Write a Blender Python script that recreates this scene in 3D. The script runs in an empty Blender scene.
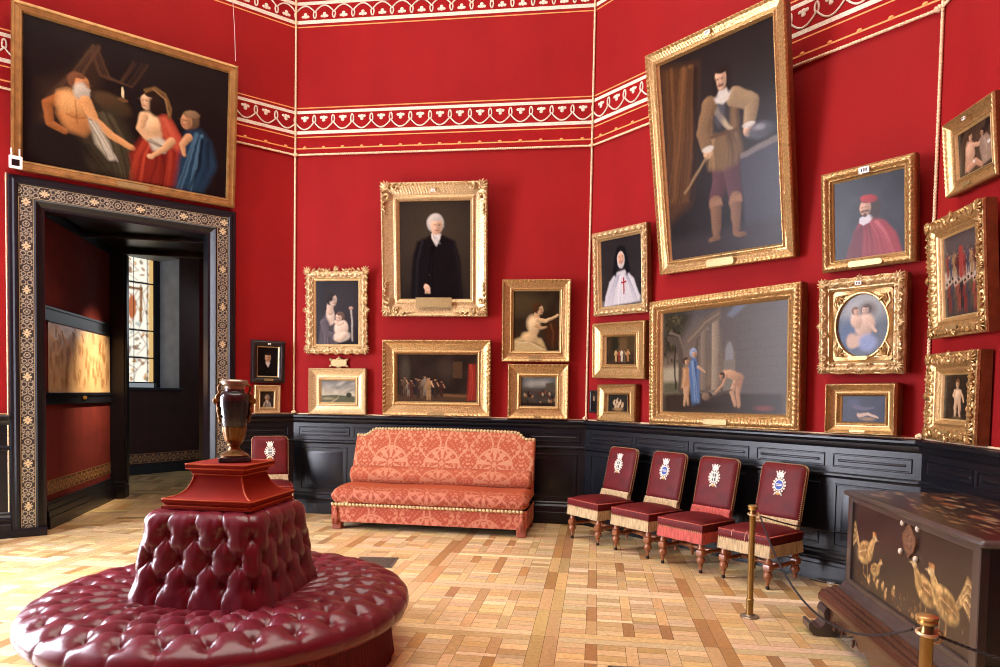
import bpy, math, random
import numpy as np
from mathutils import Matrix, Vector
random.seed(7); RNG = np.random.default_rng(11)
PI = math.pi; SC = bpy.context.scene; COL = SC.collection

# ------------------------------------------------------------------ room plan (metres): a regular octagon
SIDE, ANG = 3.6039, -0.1375
def dv(a): return np.array([math.cos(a), math.sin(a)])
BC = np.array([1.0116, 8.0068])
AB = BC - SIDE*dv(ANG); CD = BC + SIDE*dv(ANG-PI/4); DE = CD + SIDE*dv(ANG-PI/2); HA = AB - SIDE*dv(ANG+PI/4)
EF = DE + SIDE*dv(ANG-3*PI/4); FG = EF + SIDE*dv(ANG-PI); GH = FG + SIDE*dv(ANG-5*PI/4)
WALL = {'A': (HA, ANG+PI/4), 'B': (AB, ANG), 'C': (BC, ANG-PI/4), 'D': (CD, ANG-PI/2),
        'E': (DE, ANG-3*PI/4), 'F': (EF, ANG-PI), 'G': (FG, ANG-5*PI/4), 'H': (GH, ANG-3*PI/2)}
CORN = [HA, AB, BC, CD, DE, EF, FG, GH]
CEN = sum(CORN)/8
ZTOP = 7.6
def wpos(w, u, off, v):
    O, a = WALL[w]; n = np.array([math.sin(a), -math.cos(a)]); p = O+dv(a)*u+n*off
    return Vector((p[0], p[1], v))
def wmat(w):
    O, a = WALL[w]
    return Matrix.Translation((O[0], O[1], 0)) @ Matrix.Rotation(a, 4, 'Z')      # local x along wall, -y into the room, z up

# ------------------------------------------------------------------ materials
MATS = {}
def s2l(c):
    c = np.asarray(c, float)/255.0
    return np.where(c <= 0.04045, c/12.92, ((c+0.055)/1.055)**2.4)
def mat(name, rgb=(128,128,128), rough=.5, metal=0., attr=None, noise=0., nscale=20., bump=0., bscale=60., coat=0., sheen=0.,
        spec=.5, stretch=None, emit=None, wave=None, weave=False, croughness=.1):
    if name in MATS: return MATS[name]
    m = bpy.data.materials.new(name); m.use_nodes = True; nt = m.node_tree; N = nt.nodes; L = nt.links
    b = N['Principled BSDF']; MATS[name] = m
    lin = s2l(rgb); b.inputs['Base Color'].default_value = (*lin, 1)
    b.inputs['Roughness'].default_value = rough; b.inputs['Metallic'].default_value = metal
    b.inputs['Coat Weight'].default_value = coat; b.inputs['Coat Roughness'].default_value = croughness
    b.inputs['Sheen Weight'].default_value = sheen; b.inputs['Sheen Roughness'].default_value = .45
    b.inputs['Specular IOR Level'].default_value = spec
    if sheen: b.inputs['Sheen Tint'].default_value = (*np.clip(lin*1.6+.05, 0, 1), 1)
    tc = N.new('ShaderNodeTexCoord'); vec = tc.outputs['Object']
    if stretch:
        mp = N.new('ShaderNodeMapping'); mp.inputs['Scale'].default_value = stretch; L.new(vec, mp.inputs['Vector']); vec = mp.outputs['Vector']
    col = None
    if attr:
        at = N.new('ShaderNodeAttribute'); at.attribute_name = attr; col = at.outputs['Color']; L.new(col, b.inputs['Base Color'])
    nz = None
    if noise:
        nz = N.new('ShaderNodeTexNoise'); nz.inputs['Scale'].default_value = nscale; nz.inputs['Detail'].default_value = 5
        L.new(vec, nz.inputs['Vector'])
        mr = N.new('ShaderNodeMapRange'); mr.inputs['From Min'].default_value = .3; mr.inputs['From Max'].default_value = .7
        mr.inputs['To Min'].default_value = 1-noise; mr.inputs['To Max'].default_value = 1+noise; L.new(nz.outputs['Fac'], mr.inputs['Value'])
        mx = N.new('ShaderNodeVectorMath'); mx.operation = 'SCALE'
        if col is not None: L.new(col, mx.inputs[0])
        else: mx.inputs[0].default_value = tuple(lin)
        L.new(mr.outputs['Result'], mx.inputs['Scale']); L.new(mx.outputs['Vector'], b.inputs['Base Color'])
    if bump:
        if weave:
            w1 = N.new('ShaderNodeTexNoise'); w1.inputs['Scale'].default_value = bscale
            mp2 = N.new('ShaderNodeMapping'); mp2.inputs['Scale'].default_value = weave; L.new(tc.outputs['Object'], mp2.inputs['Vector']); L.new(mp2.outputs['Vector'], w1.inputs['Vector'])
        else:
            w1 = N.new('ShaderNodeTexNoise'); w1.inputs['Scale'].default_value = bscale; w1.inputs['Detail'].default_value = 4; L.new(vec, w1.inputs['Vector'])
        bp = N.new('ShaderNodeBump'); bp.inputs['Strength'].default_value = bump; bp.inputs['Distance'].default_value = .004
        L.new(w1.outputs['Fac'], bp.inputs['Height']); L.new(bp.outputs['Normal'], b.inputs['Normal'])
        if coat: L.new(bp.outputs['Normal'], b.inputs['Coat Normal'])
    if emit:
        if attr: L.new(col, b.inputs['Emission Color'])
        else: b.inputs['Emission Color'].default_value = (*lin, 1)
        b.inputs['Emission Strength'].default_value = emit
    return m

# ------------------------------------------------------------------ mesh builder
class MB:
    def __init__(s): s.v = []; s.f = []; s.n = 0; s.mi = []; s.cur = 0
    def add(s, V, F):
        V = np.asarray(V, float).reshape(-1, 3); s.v.append(V); o = s.n; s.n += len(V)
        for f in F: s.f.append(tuple(int(i)+o for i in f)); s.mi.append(s.cur)
        return s
    def tr(s, M):
        M = np.array(M); s.v = [V @ M[:3, :3].T + M[:3, 3] for V in s.v]; return s
    def merge(s, o, M=None):
        V = np.concatenate(o.v) if o.v else np.zeros((0, 3))
        if M is not None: M = np.array(M); V = V @ M[:3, :3].T + M[:3, 3]
        return s.add(V, o.f)
    def box(s, lo, hi, bv=0.):
        x0, y0, z0 = lo; x1, y1, z1 = hi
        if bv <= 0:
            return s.add([(x0,y0,z0),(x1,y0,z0),(x1,y1,z0),(x0,y1,z0),(x0,y0,z1),(x1,y0,z1),(x1,y1,z1),(x0,y1,z1)],
                         [(0,3,2,1),(4,5,6,7),(0,1,5,4),(1,2,6,5),(2,3,7,6),(3,0,4,7)])
        bv = min(bv, (x1-x0)/2.01, (y1-y0)/2.01, (z1-z0)/2.01)
        rings = []
        for z, i in ((z0, bv), (z0+bv*.3, bv*.3), (z0+bv, 0), (z1-bv, 0), (z1-bv*.3, bv*.3), (z1, bv)):
            a0, a1, b0, b1 = x0+i, x1-i, y0+i, y1-i; c = bv*.7 if i < bv else 0.002
            c = min(c, (a1-a0)/2.01, (b1-b0)/2.01)
            rings.append([(a0+c,b0,z),(a1-c,b0,z),(a1,b0+c,z),(a1,b1-c,z),(a1-c,b1,z),(a0+c,b1,z),(a0,b1-c,z),(a0,b0+c,z)])
        return s.loft(rings)
    def loft(s, rings, close=True, cap=True):
        n = len(rings[0]); R = len(rings); V = np.array(rings, float).reshape(-1, 3); F = []
        m = n if close else n-1
        for r in range(R-1):
            for i in range(m): j = (i+1) % n; F.append((r*n+i, r*n+j, (r+1)*n+j, (r+1)*n+i))
        if cap and close: F.append(tuple(range(n))[::-1]); F.append(tuple((R-1)*n+i for i in range(n)))
        return s.add(V, F)
    def lathe(s, prof, n=24, c=(0,0,0), cap=True):
        rings = [[(c[0]+r*math.cos(2*PI*i/n), c[1]+r*math.sin(2*PI*i/n), c[2]+z) for i in range(n)] for r, z in prof]
        return s.loft(rings, cap=cap)
    def tube(s, pts, r, n=8, closed=False, cap=True):
        P = np.array(pts, float); m = len(P); rr = np.full(m, r) if np.isscalar(r) else np.asarray(r, float)
        T = np.roll(P, -1, 0)-np.roll(P, 1, 0)
        if not closed: T[0] = P[1]-P[0]; T[-1] = P[-1]-P[-2]
        T /= np.linalg.norm(T, axis=1)[:, None]+1e-12
        up = np.array([0,0,1.]) if abs(T[0][2]) < .9 else np.array([1.,0,0])
        u = np.cross(up, T[0]); u /= np.linalg.norm(u); rings = []
        for i in range(m):
            u = u-T[i]*(u@T[i]); u /= np.linalg.norm(u)+1e-12; w = np.cross(T[i], u)
            rings.append([P[i]+rr[i]*(math.cos(2*PI*k/n)*u+math.sin(2*PI*k/n)*w) for k in range(n)])
        if closed: rings.append(rings[0])
        return s.loft(rings, cap=cap and not closed)
    def blob(s, c, r, n=10, m=6, rot=None):
        V = []; F = []
        for j in range(m+1):
            t = PI*j/m
            for i in range(n): p = 2*PI*i/n; V.append((math.sin(t)*math.cos(p), math.sin(t)*math.sin(p), math.cos(t)))
        V = np.array(V)*np.asarray(r, float)
        if rot is not None: V = V @ np.array(rot)[:3, :3].T
        for j in range(m):
            for i in range(n): k = (i+1) % n; F.append((j*n+i, (j+1)*n+i, (j+1)*n+k, j*n+k))
        return s.add(V+np.asarray(c, float), F)
    def prism(s, poly, axis, lo, hi):
        """poly: 2D points; extruded along axis 'x','y','z' from lo to hi (the other two axes in order)"""
        def p3(a, b, t): return {'x': (t,a,b), 'y': (a,t,b), 'z': (a,b,t)}[axis]
        return s.loft([[p3(a,b,lo) for a,b in poly], [p3(a,b,hi) for a,b in poly]])
    def sweep_x(s, prof, x0, x1):
        """open profile list of (y,z) swept along x, ends capped"""
        return s.loft([[(x0,y,z) for y,z in prof], [(x1,y,z) for y,z in prof]])
    def grid(s, P):
        P = np.asarray(P, float); a, b = P.shape[:2]
        I = np.arange(a*b).reshape(a, b); F = np.stack([I[:-1,:-1], I[1:,:-1], I[1:,1:], I[:-1,1:]], -1).reshape(-1, 4)
        return s.add(P.reshape(-1, 3), F.tolist())
    def build(s, name, m, parent=None, smooth=False, col=None, cname='paint', fix=True):
        me = bpy.data.meshes.new(name)
        V = np.concatenate(s.v) if s.v else np.zeros((0, 3))
        me.from_pydata(V.tolist(), [], s.f)
        for mm in (m if isinstance(m, (list, tuple)) else [m]): me.materials.append(mm)
        if any(s.mi): me.polygons.foreach_set('material_index', s.mi)
        if col is not None:
            ca = me.color_attributes.new(cname, 'FLOAT_COLOR', 'POINT')
            c4 = np.ones((len(V), 4), np.float32); c4[:, :3] = col; ca.data.foreach_set('color', c4.ravel())
        if fix:
            import bmesh
            bm = bmesh.new(); bm.from_mesh(me); bmesh.ops.recalc_face_normals(bm, faces=bm.faces); bm.to_mesh(me); bm.free()
        if smooth is True: me.polygons.foreach_set('use_smooth', [True]*len(me.polygons))
        elif smooth:
            me.polygons.foreach_set('use_smooth', [True]*len(me.polygons)); me.set_sharp_from_angle(angle=math.radians(smooth))
        me.update()
        o = bpy.data.objects.new(name, me); COL.objects.link(o)
        if parent is not None: o.parent = parent
        return o

def tag(o, label=None, cat=None, group=None, kind=None):
    for k, v in (('label', label), ('category', cat), ('group', group), ('kind', kind)):
        if v: o[k] = v
    return o
def thing(name, label, cat, loc=(0,0,0), rot=(0,0,0), group=None):
    o = bpy.data.objects.new(name, None); o.empty_display_size = .1; COL.objects.link(o)
    o.location = loc; o.rotation_euler = rot; return tag(o, label, cat, group)
def struct(o): return tag(o, kind='structure')
def dup(root, label, loc, rot):
    def cp(o, par):
        c = o.copy(); COL.objects.link(c)
        if par is not None: c.parent = par
        for ch in o.children: cp(ch, c)
        return c
    r = cp(root, None); r.location = loc; r.rotation_euler = rot; r['label'] = label
    return r
def smooth_noise(nx, ny, cell, rng):
    """bilinear value noise, ny x nx in -1..1"""
    gx, gy = int(nx/cell)+3, int(ny/cell)+3; g = rng.uniform(-1, 1, (gy, gx))
    x = np.arange(nx)/cell; y = np.arange(ny)/cell; xi = x.astype(int); yi = y.astype(int); fx = x-xi; fy = (y-yi)[:, None]
    fx = fx*fx*(3-2*fx); fy = fy*fy*(3-2*fy)
    a = g[yi][:, xi]; b = g[yi][:, xi+1]; c = g[yi+1][:, xi]; d = g[yi+1][:, xi+1]
    return (a*(1-fx)+b*fx)*(1-fy)+(c*(1-fx)+d*fx)*fy

# ------------------------------------------------------------------ a small painter: pigment as a colour attribute on a fine grid
class Paint:
    """x 0..1 left to right, y 0..1 top to bottom; lengths are fractions of the picture height"""
    def __init__(s, w, h, bg, px=.009, seed=1, rough=.16):
        s.asp = w/h; s.nx = max(12, int(w/px)); s.ny = max(12, int(h/px)); s.rng = np.random.default_rng(seed)
        s.X, s.Y = np.meshgrid((np.arange(s.nx)+.0)/(s.nx-1)*s.asp, np.arange(s.ny)/(s.ny-1.))
        s.C = np.ones((s.ny, s.nx, 3))*s2l(bg); s.rough = rough; s.w = w; s.h = h
        s.wx = smooth_noise(s.nx, s.ny, max(3, s.ny/8), s.rng)*.004+smooth_noise(s.nx, s.ny, max(2, s.ny/30), s.rng)*.003
        s.wy = smooth_noise(s.nx, s.ny, max(3, s.ny/8), s.rng)*.004+smooth_noise(s.nx, s.ny, max(2, s.ny/30), s.rng)*.003
    def _mix(s, a, col, g=None):
        a = np.clip(a, 0, 1)[..., None]; c = s2l(col) if g is None else s2l(col)*g[..., None]; s.C = s.C*(1-a)+c*a; return s
    def el(s, cx, cy, rx, ry, col, rot=0, soft=.35, op=1., sh=0.):
        X = s.X+s.wx-cx*s.asp; Y = s.Y+s.wy-cy; r = math.radians(rot); c, n = math.cos(r), math.sin(r)
        d = np.sqrt(((X*c+Y*n)/rx)**2+((-X*n+Y*c)/ry)**2)
        g = np.clip(1-sh*(X/max(rx,ry)*.65+Y/max(rx,ry)*.75), .12, 1.6) if sh else None
        return s._mix(np.clip((1+soft/2-d)/soft, 0, 1)*op, col, g)
    def _seg(s, P, close):
        X = s.X+s.wx; Y = s.Y+s.wy; D = np.full(X.shape, 9.); T = np.zeros(X.shape); n = len(P)
        for i in range(n if close else n-1):
            (ax, ay), (bx, by) = P[i], P[(i+1) % n]; ax *= s.asp; bx *= s.asp; ex, ey = bx-ax, by-ay
            t = np.clip(((X-ax)*ex+(Y-ay)*ey)/(ex*ex+ey*ey+1e-9), 0, 1); d = np.hypot(X-ax-t*ex, Y-ay-t*ey)
            T = np.where(d < D, (i+t)/max(1, n-1), T); D = np.minimum(D, d)
        return X, Y, D, T
    def poly(s, P, col, soft=.02, op=1.):
        X, Y, D, T = s._seg(P, True); ins = np.zeros(X.shape, bool); n = len(P)
        for i in range(n):
            (ax, ay), (bx, by) = P[i], P[(i+1) % n]; ax *= s.asp; bx *= s.asp
            c = ((ay > Y) != (by > Y)) & (X < (bx-ax)*(Y-ay)/(by-ay+1e-12)+ax); ins ^= c
        sd = np.where(ins, D, -D); return s._mix(np.clip(sd/soft+.5, 0, 1)*op, col)
    def ln(s, P, w0, col, w1=None, soft=.012, op=1., sh=0.):
        X, Y, D, T = s._seg(P, False); w = w0+((w0 if w1 is None else w1)-w0)*T; g = None
        if sh:
            best = np.full(X.shape, 9.); off = np.zeros(X.shape)
            for i in range(len(P)-1):
                ax, ay, bx, by = P[i][0]*s.asp, P[i][1], P[i+1][0]*s.asp, P[i+1][1]; ex, ey = bx-ax, by-ay; L = math.hypot(ex, ey)+1e-9
                t = np.clip(((X-ax)*ex+(Y-ay)*ey)/L/L, 0, 1); qx, qy = X-ax-t*ex, Y-ay-t*ey; d = np.hypot(qx, qy); m = d < best
                off = np.where(m, qx*.65+qy*.75, off); best = np.minimum(best, d)
            g = np.clip(1-sh*off/(w+1e-6), .15, 1.5)
        return s._mix(np.clip((w-D)/soft+.5, 0, 1)*op, col, g)
    def limb(s, P, w0, col, w1=None, sh=.45): return s.ln(P, w0, col, w1, .010, 1., sh)
    def head(s, x, y, r, skin, hair, turn=0, cap=1., beard=None):
        a = s.asp; k = lambda v: v*r/a; dk = tuple(c*.62 for c in skin); ft = turn*.22
        s.el(x+k(-turn*.25), y-.18*r, r*.98*cap, r*1.05*cap, hair, soft=.25, sh=.35)
        s.el(x+k(ft), y+.12*r, r*.68, r*.95, skin, soft=.16, sh=.34)
        s.el(x+k(ft*2.6), y-.02*r, r*.56, r*.12, dk, soft=1., op=.35); s.el(x+k(ft+.34), y+.2*r, r*.30, r*.75, dk, soft=1.2, op=.6)
        for q in (-.27, .27):
            if abs(turn) > .8 and q*turn > 0 and False: continue
            s.el(x+k(q*(1-.35*abs(turn))+ft*2.2), y+.03*r, r*.11, r*.055, tuple(c*.34 for c in skin), soft=.9, op=.8)
        s.ln([(x+k(ft*2.9),y), (x+k(ft*3.6+.02),y+.36*r)], r*.045, tuple(c*.80 for c in skin), soft=.012); s.el(x+k(ft*3.4+.05), y+.38*r, r*.10, r*.06, dk, soft=.8, op=.7)
        s.ln([(x+k(ft*2.6-.18),y+.62*r), (x+k(ft*2.6+.18),y+.62*r)], r*.05, (150,76,64), soft=.012)
        if beard: s.el(x+k(ft*1.6), y+.95*r, r*.55, r*.55, beard, soft=.5, sh=.3); s.ln([(x+k(ft*2.6-.28),y+.52*r),(x+k(ft*2.6+.28),y+.52*r)], r*.09, beard, soft=.02)
        s.el(x+k(-turn*.1), y-.72*r, r*.62*cap, r*.30*cap, hair, soft=.35, sh=.3); return s
    def grad(s, c0, c1, y0=0, y1=1, op=1., x=False):
        t = np.clip(((s.X/s.asp if x else s.Y)-y0)/(y1-y0), 0, 1)[..., None]; g = s2l(c0)*(1-t)+s2l(c1)*t; s.C = s.C*(1-op)+g*op; return s
    def mott(s, amt=.25, cell=8):
        s.C *= np.exp(amt*smooth_noise(s.nx, s.ny, cell, s.rng))[..., None]; return s
    def folds(s, P, col, n=6, w=.008, op=.5, spread=.05):
        for i in range(n):
            o = s.rng.uniform(-spread, spread); s.ln([(x+o*(.4+.6*k/len(P)), y+s.rng.uniform(-.01, .01)) for k, (x, y) in enumerate(P)], w*s.rng.uniform(.5, 1.3), col, 0.002, op=op)
        return s
    def person(s, x, y, h, skin, cloth, hair=(40,28,20), lean=0, arms=None, seed=0):
        """a tiny generic standing figure, feet at (x,y), height h"""
        a = s.asp; t = lean
        s.ln([(x-.06*h/a, y), (x-.03*h/a+t*.5, y-.45*h)], .035*h, cloth, .06*h); s.ln([(x+.06*h/a, y), (x+.03*h/a+t*.5, y-.45*h)], .035*h, cloth, .06*h)
        s.el(x+t*.8, y-.62*h, .11*h, .22*h, cloth, sh=.45); s.ln([(x-.1*h/a+t, y-.75*h), (x-.16*h/a+t, y-.48*h)], .035*h, cloth)
        s.ln([(x+.1*h/a+t, y-.75*h), (x+.2*h/a+t, y-.55*h)], .03*h, skin)
        s.el(x+t, y-.92*h, .055*h, .07*h, skin); s.el(x+t, y-.95*h, .06*h, .05*h, hair); return s
    def mesh(s, M=None):
        """grid in the local xz plane, origin bottom centre, facing -y"""
        V = np.zeros((s.ny, s.nx, 3)); V[..., 0] = s.X/s.asp*s.w-s.w/2; V[..., 2] = (1-s.Y)*s.h
        mb = MB(); mb.grid(V); return mb, np.clip(.66*s.C*np.exp(s.rough*s.rng.normal(0, .35, s.C.shape[:2]))[..., None], 0.0008, .95).reshape(-1, 3)
# ================================================================== SETTING
M_red = mat('red_fabric', (137,18,19), .75, noise=.10, nscale=1.6, stretch=(1,1,.6), bump=.12, bscale=1, weave=(260,260,90), sheen=.05, spec=.15)
M_white = mat('cream_braid', (214,204,184), .8, noise=.22, nscale=110)
M_gold_thread = mat('gold_thread', (226,150,84), .7)
M_cord = mat('cream_cord', (224,200,160), .75, noise=.35, nscale=70)
M_black = mat('ebonised_wood', (15,17,23), .33, noise=.25, nscale=14, stretch=(1,1,6), bump=.05, bscale=40, coat=.10, croughness=.25, spec=.35)
M_ceil = mat('plaster', (225,215,200), .8)
M_sky = mat('skylight_glass', (255,247,236), .5, emit=5.0)
M_day = mat('daylight_pane', (236,240,255), .3, emit=34.0)
M_frieze = mat('red_frieze', (138,17,19), .8, noise=.1, nscale=3, spec=.12)

def outer(pt, d):                                     # push a corner outward from the room centre
    v = pt-CEN; return pt+v/np.linalg.norm(v)*d
def wall_mesh(w, holes=()):
    """a slab .16 thick with rectangular openings (u0,u1,z0,z1) in local wall coordinates"""
    mb = MB(); T = .16; e = .07
    us = sorted({-e, SIDE+e, *[h[0] for h in holes], *[h[1] for h in holes]}); zs = sorted({0., ZTOP, *[h[2] for h in holes], *[h[3] for h in holes]})
    for i in range(len(us)-1):
        j = 0
        while j < len(zs)-1:
            def inh(k): return any(h[0]-1e-6 <= us[i] and us[i+1] <= h[1]+1e-6 and h[2]-1e-6 <= zs[k] and zs[k+1] <= h[3]+1e-6 for h in holes)
            if inh(j): j += 1; continue
            k = j
            while k+1 < len(zs)-1 and not inh(k+1): k += 1
            x0 = us[i]+(e if i == 0 else 0); x1 = us[i+1]-(e if i == len(us)-2 else 0)
            a0, a1 = us[i], us[i+1]
            mb.add([(x0,0,zs[j]),(x1,0,zs[j]),(a1,T,zs[j]),(a0,T,zs[j]),(x0,0,zs[k+1]),(x1,0,zs[k+1]),(a1,T,zs[k+1]),(a0,T,zs[k+1])],
                   [(0,3,2,1),(4,5,6,7),(0,1,5,4),(1,2,6,5),(2,3,7,6),(3,0,4,7)])
            j = k+1
    return mb
DOOR = (1.037, 2.62, 0, 3.30)
WINH = (.28, 2.78, .25, 4.6)
HOLES = {'A': [DOOR], 'H': [WINH]}
NAMES = {'A': 'wall_left', 'B': 'wall_back', 'C': 'wall_right', 'D': 'wall_far_right', 'E': 'wall_rear_right', 'F': 'wall_rear', 'G': 'wall_rear_left', 'H': 'wall_far_left'}
walls = {}
for w, nm in NAMES.items():
    o = wall_mesh(w, HOLES.get(w, ())).build(nm, M_red); o.matrix_world = wmat(w); walls[w] = struct(o)

# dark panelled dado: cap, upper panels, rail, lower raised panels, stepped base
CAP = [(0,1.215),(-.075,1.215),(-.082,1.205),(-.082,1.19),(-.07,1.175),(-.05,1.165),(-.045,1.14),(-.035,1.125),(-.022,1.115),(-.022,1.10),(0,1.10)]
RAIL = [(0,.915),(-.03,.912),(-.042,.9),(-.042,.885),(-.03,.875),(-.024,.862),(0,.86)]
BASE = [(0,.262),(-.026,.258),(-.034,.245),(-.03,.225),(-.042,.205),(-.058,.198),(-.062,.185),(-.05,.165),(-.055,.14),(-.064,.132),(-.064,.0),(0,0)]
def raised(mb, x0, x1, z0, z1):
    # recessed moulding round a raised field
    def ring(i, y): return [(x0+i,y,z0+i),(x1-i,y,z0+i),(x1-i,y,z1-i),(x0+i,y,z1-i)]
    k = min(.045, (z1-z0)*.25)
    mb.loft([ring(0,-.019), ring(.006,-.03), ring(.012,-.03), ring(.02,-.012), ring(.03,-.012), ring(.03+k,-.026), ring(.032+k,-.0265)])
def dado(u0, u1, bays, ends=True):
    mb = MB(); L = []
    mb.box((u0,-.02,.0),(u1,0,1.18))
    for prof in (CAP, RAIL, BASE):
        mb.loft([[(u0,y,z) for y,z in prof],[(u1,y,z) for y,z in prof]])
    for a, b in bays:
        raised(mb, a, b, .955, 1.07); raised(mb, a+.03, b-.03, .30, .82)
    return mb
B5 = [(.075,.735),(.775,1.475),(1.525,2.15),(2.22,2.86),(2.92,3.535)]
for w in NAMES:
    segs = {'A': [(0,.735,[(.07,.66)]), (2.885,SIDE,[(2.95,3.53)])], 'H': [(0,.28,[]),(2.78,SIDE,[(2.85,3.5)])]}.get(w, [(0,SIDE,B5)])
    for a, b, bays in segs:
        dado(a, b, bays).build('wainscot', M_black, walls[w], smooth=25)

# woven frieze bands on the fabric
def frieze(w):
    n = 15; P = SIDE/n; mw = MB(); mg = MB()
    def band(z0, z1, y=-.004): mw.box((0, y, z0), (SIDE, .001, z1))
    def line(z, mb, h=.012, y=-.003): mb.box((0, y, z-h/2), (SIDE, .001, z+h/2))
    mid = []; t = np.linspace(0, 2*PI, 40)
    def scroll(z0, z1, flip):
        H = z1-z0
        def zz(f): return z0+f*H if not flip else z1-f*H
        path = []
        for k in range(n):
            x0 = k*P
            for q in np.linspace(0, 1, 22):           # a swag, then a little upright loop at every period
                path.append((x0+P*(.02+.96*q), -.006, zz(.48-.40*math.sin(PI*q)**.9)))
            for q in np.linspace(0, PI, 12)[1:-1]:
                path.append((x0+P+P*.075*math.cos(q*1.6-.3*PI), -.006, zz(.64+.25*math.sin(q*1.6-.3*PI))))
        path = [p for p in path if 0.004 < p[0] < SIDE-.004]
        mw.tube(path, .0085, 6)
        for k in range(n):
            x = (k+.5)*P; s = 1 if not flip else -1
            for dx, dz, r in ((-.030,.76,.020),(0,.78,.021),(.030,.76,.020),(0,.60,.021),(0,.68,.020)):
                mw.blob((x+dx, -.003, zz(dz)), (r, .006, r*.85), 10, 6)
    band(4.873, 4.908); band(4.629, 4.667); scroll(4.667, 4.873, False)
    line(4.942, mg); line(4.592, mg); line(4.456, mg, .014)
    for k in range(n): mg.blob(((k+.5)*P, -.003, 4.468), (.022,.006,.016), 8, 4)
    band(5.943, 5.984); band(6.167, 6.205); scroll(5.984, 6.167, True); line(5.906, mg); line(6.24, mg)
    r = MB(); r.box((0, -.0012, 4.381), (SIDE, .001, 4.908)); r.box((0,-.0012,5.943),(SIDE,.001,6.205)); r.build('frieze_ground', M_frieze, walls[w])
    mw.build('frieze_braid', M_white, walls[w], smooth=40); mg.build('frieze_thread', M_gold_thread, walls[w], smooth=40)
for w in 'ABCDH': frieze(w)

# twisted cords in the corners and under the frieze, with small knots
def twist(mb, pts, r, pitch=.05):
    P = np.array(pts, float); L = np.linalg.norm(P[-1]-P[0]); n = int(L/pitch*5); q = np.linspace(0, 1, n)[:, None]
    line = P[0]+(P[-1]-P[0])*q; d = (P[-1]-P[0])/L; a = np.cross(d, [0.31,.2,.93] if abs(d[2]) < .9 else [1,0,0]); a /= np.linalg.norm(a); b = np.cross(d, a)
    for ph in (0, PI):
        th = q*L/pitch*2*PI+ph; mb.tube(line+(np.cos(th)*a+np.sin(th)*b)*r*.45, r*.68, 5)
def knot(mb, c, s, d):
    c = np.array(c, float)
    for k in range(3):
        th = np.linspace(0, 2*PI, 14, endpoint=False); R = Matrix.Rotation(k*1.1+.3, 3, 'Z') @ Matrix.Rotation(k*.9+.5, 3, 'X')
        mb.tube([c+np.array(R @ Vector((s*math.cos(t), s*.7*math.sin(t), 0))) for t in th], s*.33, 6, closed=True)
    mb.blob(c, (s*.8,s*.8,s*.9), 8, 6)
trim_n = 0
def trim(mb, m, smooth=True):
    global trim_n; trim_n += 1; return struct(mb.build('trim_%d' % trim_n, m, smooth=smooth))
for i, c in enumerate(CORN):
    if i not in (0,1,2,3,4): continue
    inn = c-(c-CEN)/np.linalg.norm(c-CEN)*.022
    inn = np.array(wpos('D', .040, .016, 0))[:2] if i == 3 else inn; mb = MB(); twist(mb, [(inn[0],inn[1],1.225),(inn[0],inn[1],ZTOP-.02)], .0125)
    inn2 = c-(c-CEN)/np.linalg.norm(c-CEN)*.035; knot(mb, (inn2[0],inn2[1],4.377), .026, 0)
    inn3 = c-(c-CEN)/np.linalg.norm(c-CEN)*.05; knot(mb, (inn3[0],inn3[1],1.245), .024, 0); trim(mb, M_cord)
for w in 'ABCDH':
    a = wpos(w, .02, .018, 4.377); b = wpos(w, SIDE-.02, .018, 4.377); mb = MB(); twist(mb, [a, b], .0125)
    segs = {'A': [(.01,.72),(2.9,SIDE-.02)], 'H': [(2.8,SIDE-.02)]}.get(w, [(.02,SIDE-.02)])
    for s0, s1 in segs: mb.tube([wpos(w,s0,.012,1.226), wpos(w,s1,.012,1.226)], .008, 6)
    trim(mb, M_cord)

# ceiling: a cove slab with an octagonal skylight
def ring8(s, z): return [(*(CEN+(c-CEN)*s), z) for c in CORN]
mb = MB(); R = [ring8(1.04,ZTOP), ring8(1.04,ZTOP+.25), ring8(.74,ZTOP+.5), ring8(.70,ZTOP+.5), ring8(.70,ZTOP+.32), ring8(.97,ZTOP)]
mb.loft(R+[R[0]], cap=False); struct(mb.build('ceiling', M_ceil))
mb = MB(); mb.add(ring8(.71,ZTOP+.42), [tuple(range(8))]); sk = struct(mb.build('window_1', M_sky, fix=False))
bars = MB(); C8 = [np.array(p) for p in ring8(.71,ZTOP+.40)]; c0 = np.array((*CEN,ZTOP+.40))
for p in C8: bars.tube([c0,p], .02, 6)
for f in (.35,.7): bars.tube([c0+(p-c0)*f for p in C8], .014, 6, closed=True)
bars.build('glazing_bar', M_black, sk)

# tall daylight window in the far left wall (out of frame, lights the right-hand walls)
u0, u1, z0, z1 = WINH; mb = MB()
mb.box((u0,.10,z0),(u1,.112,z1)); wn = struct(mb.build('window_2', M_day)); wn.matrix_world = wmat('H')
fr = MB()
for a, b, c, d in ((u0,u0+.07,z0,z1),(u1-.07,u1,z0,z1),(u0,u1,z0,z0+.09),(u0,u1,z1-.09,z1)): fr.box((a,.03,c),(b,.10,d))
for k in (1,2): x = u0+(u1-u0)*k/3; fr.box((x-.022,.06,z0),(x+.022,.10,z1))
for k in range(1,5): z = z0+(z1-z0)*k/5; fr.box((u0,.065,z-.016),(u1,.10,z+.016))
fr.build('window_frame', M_black, wn)

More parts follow.
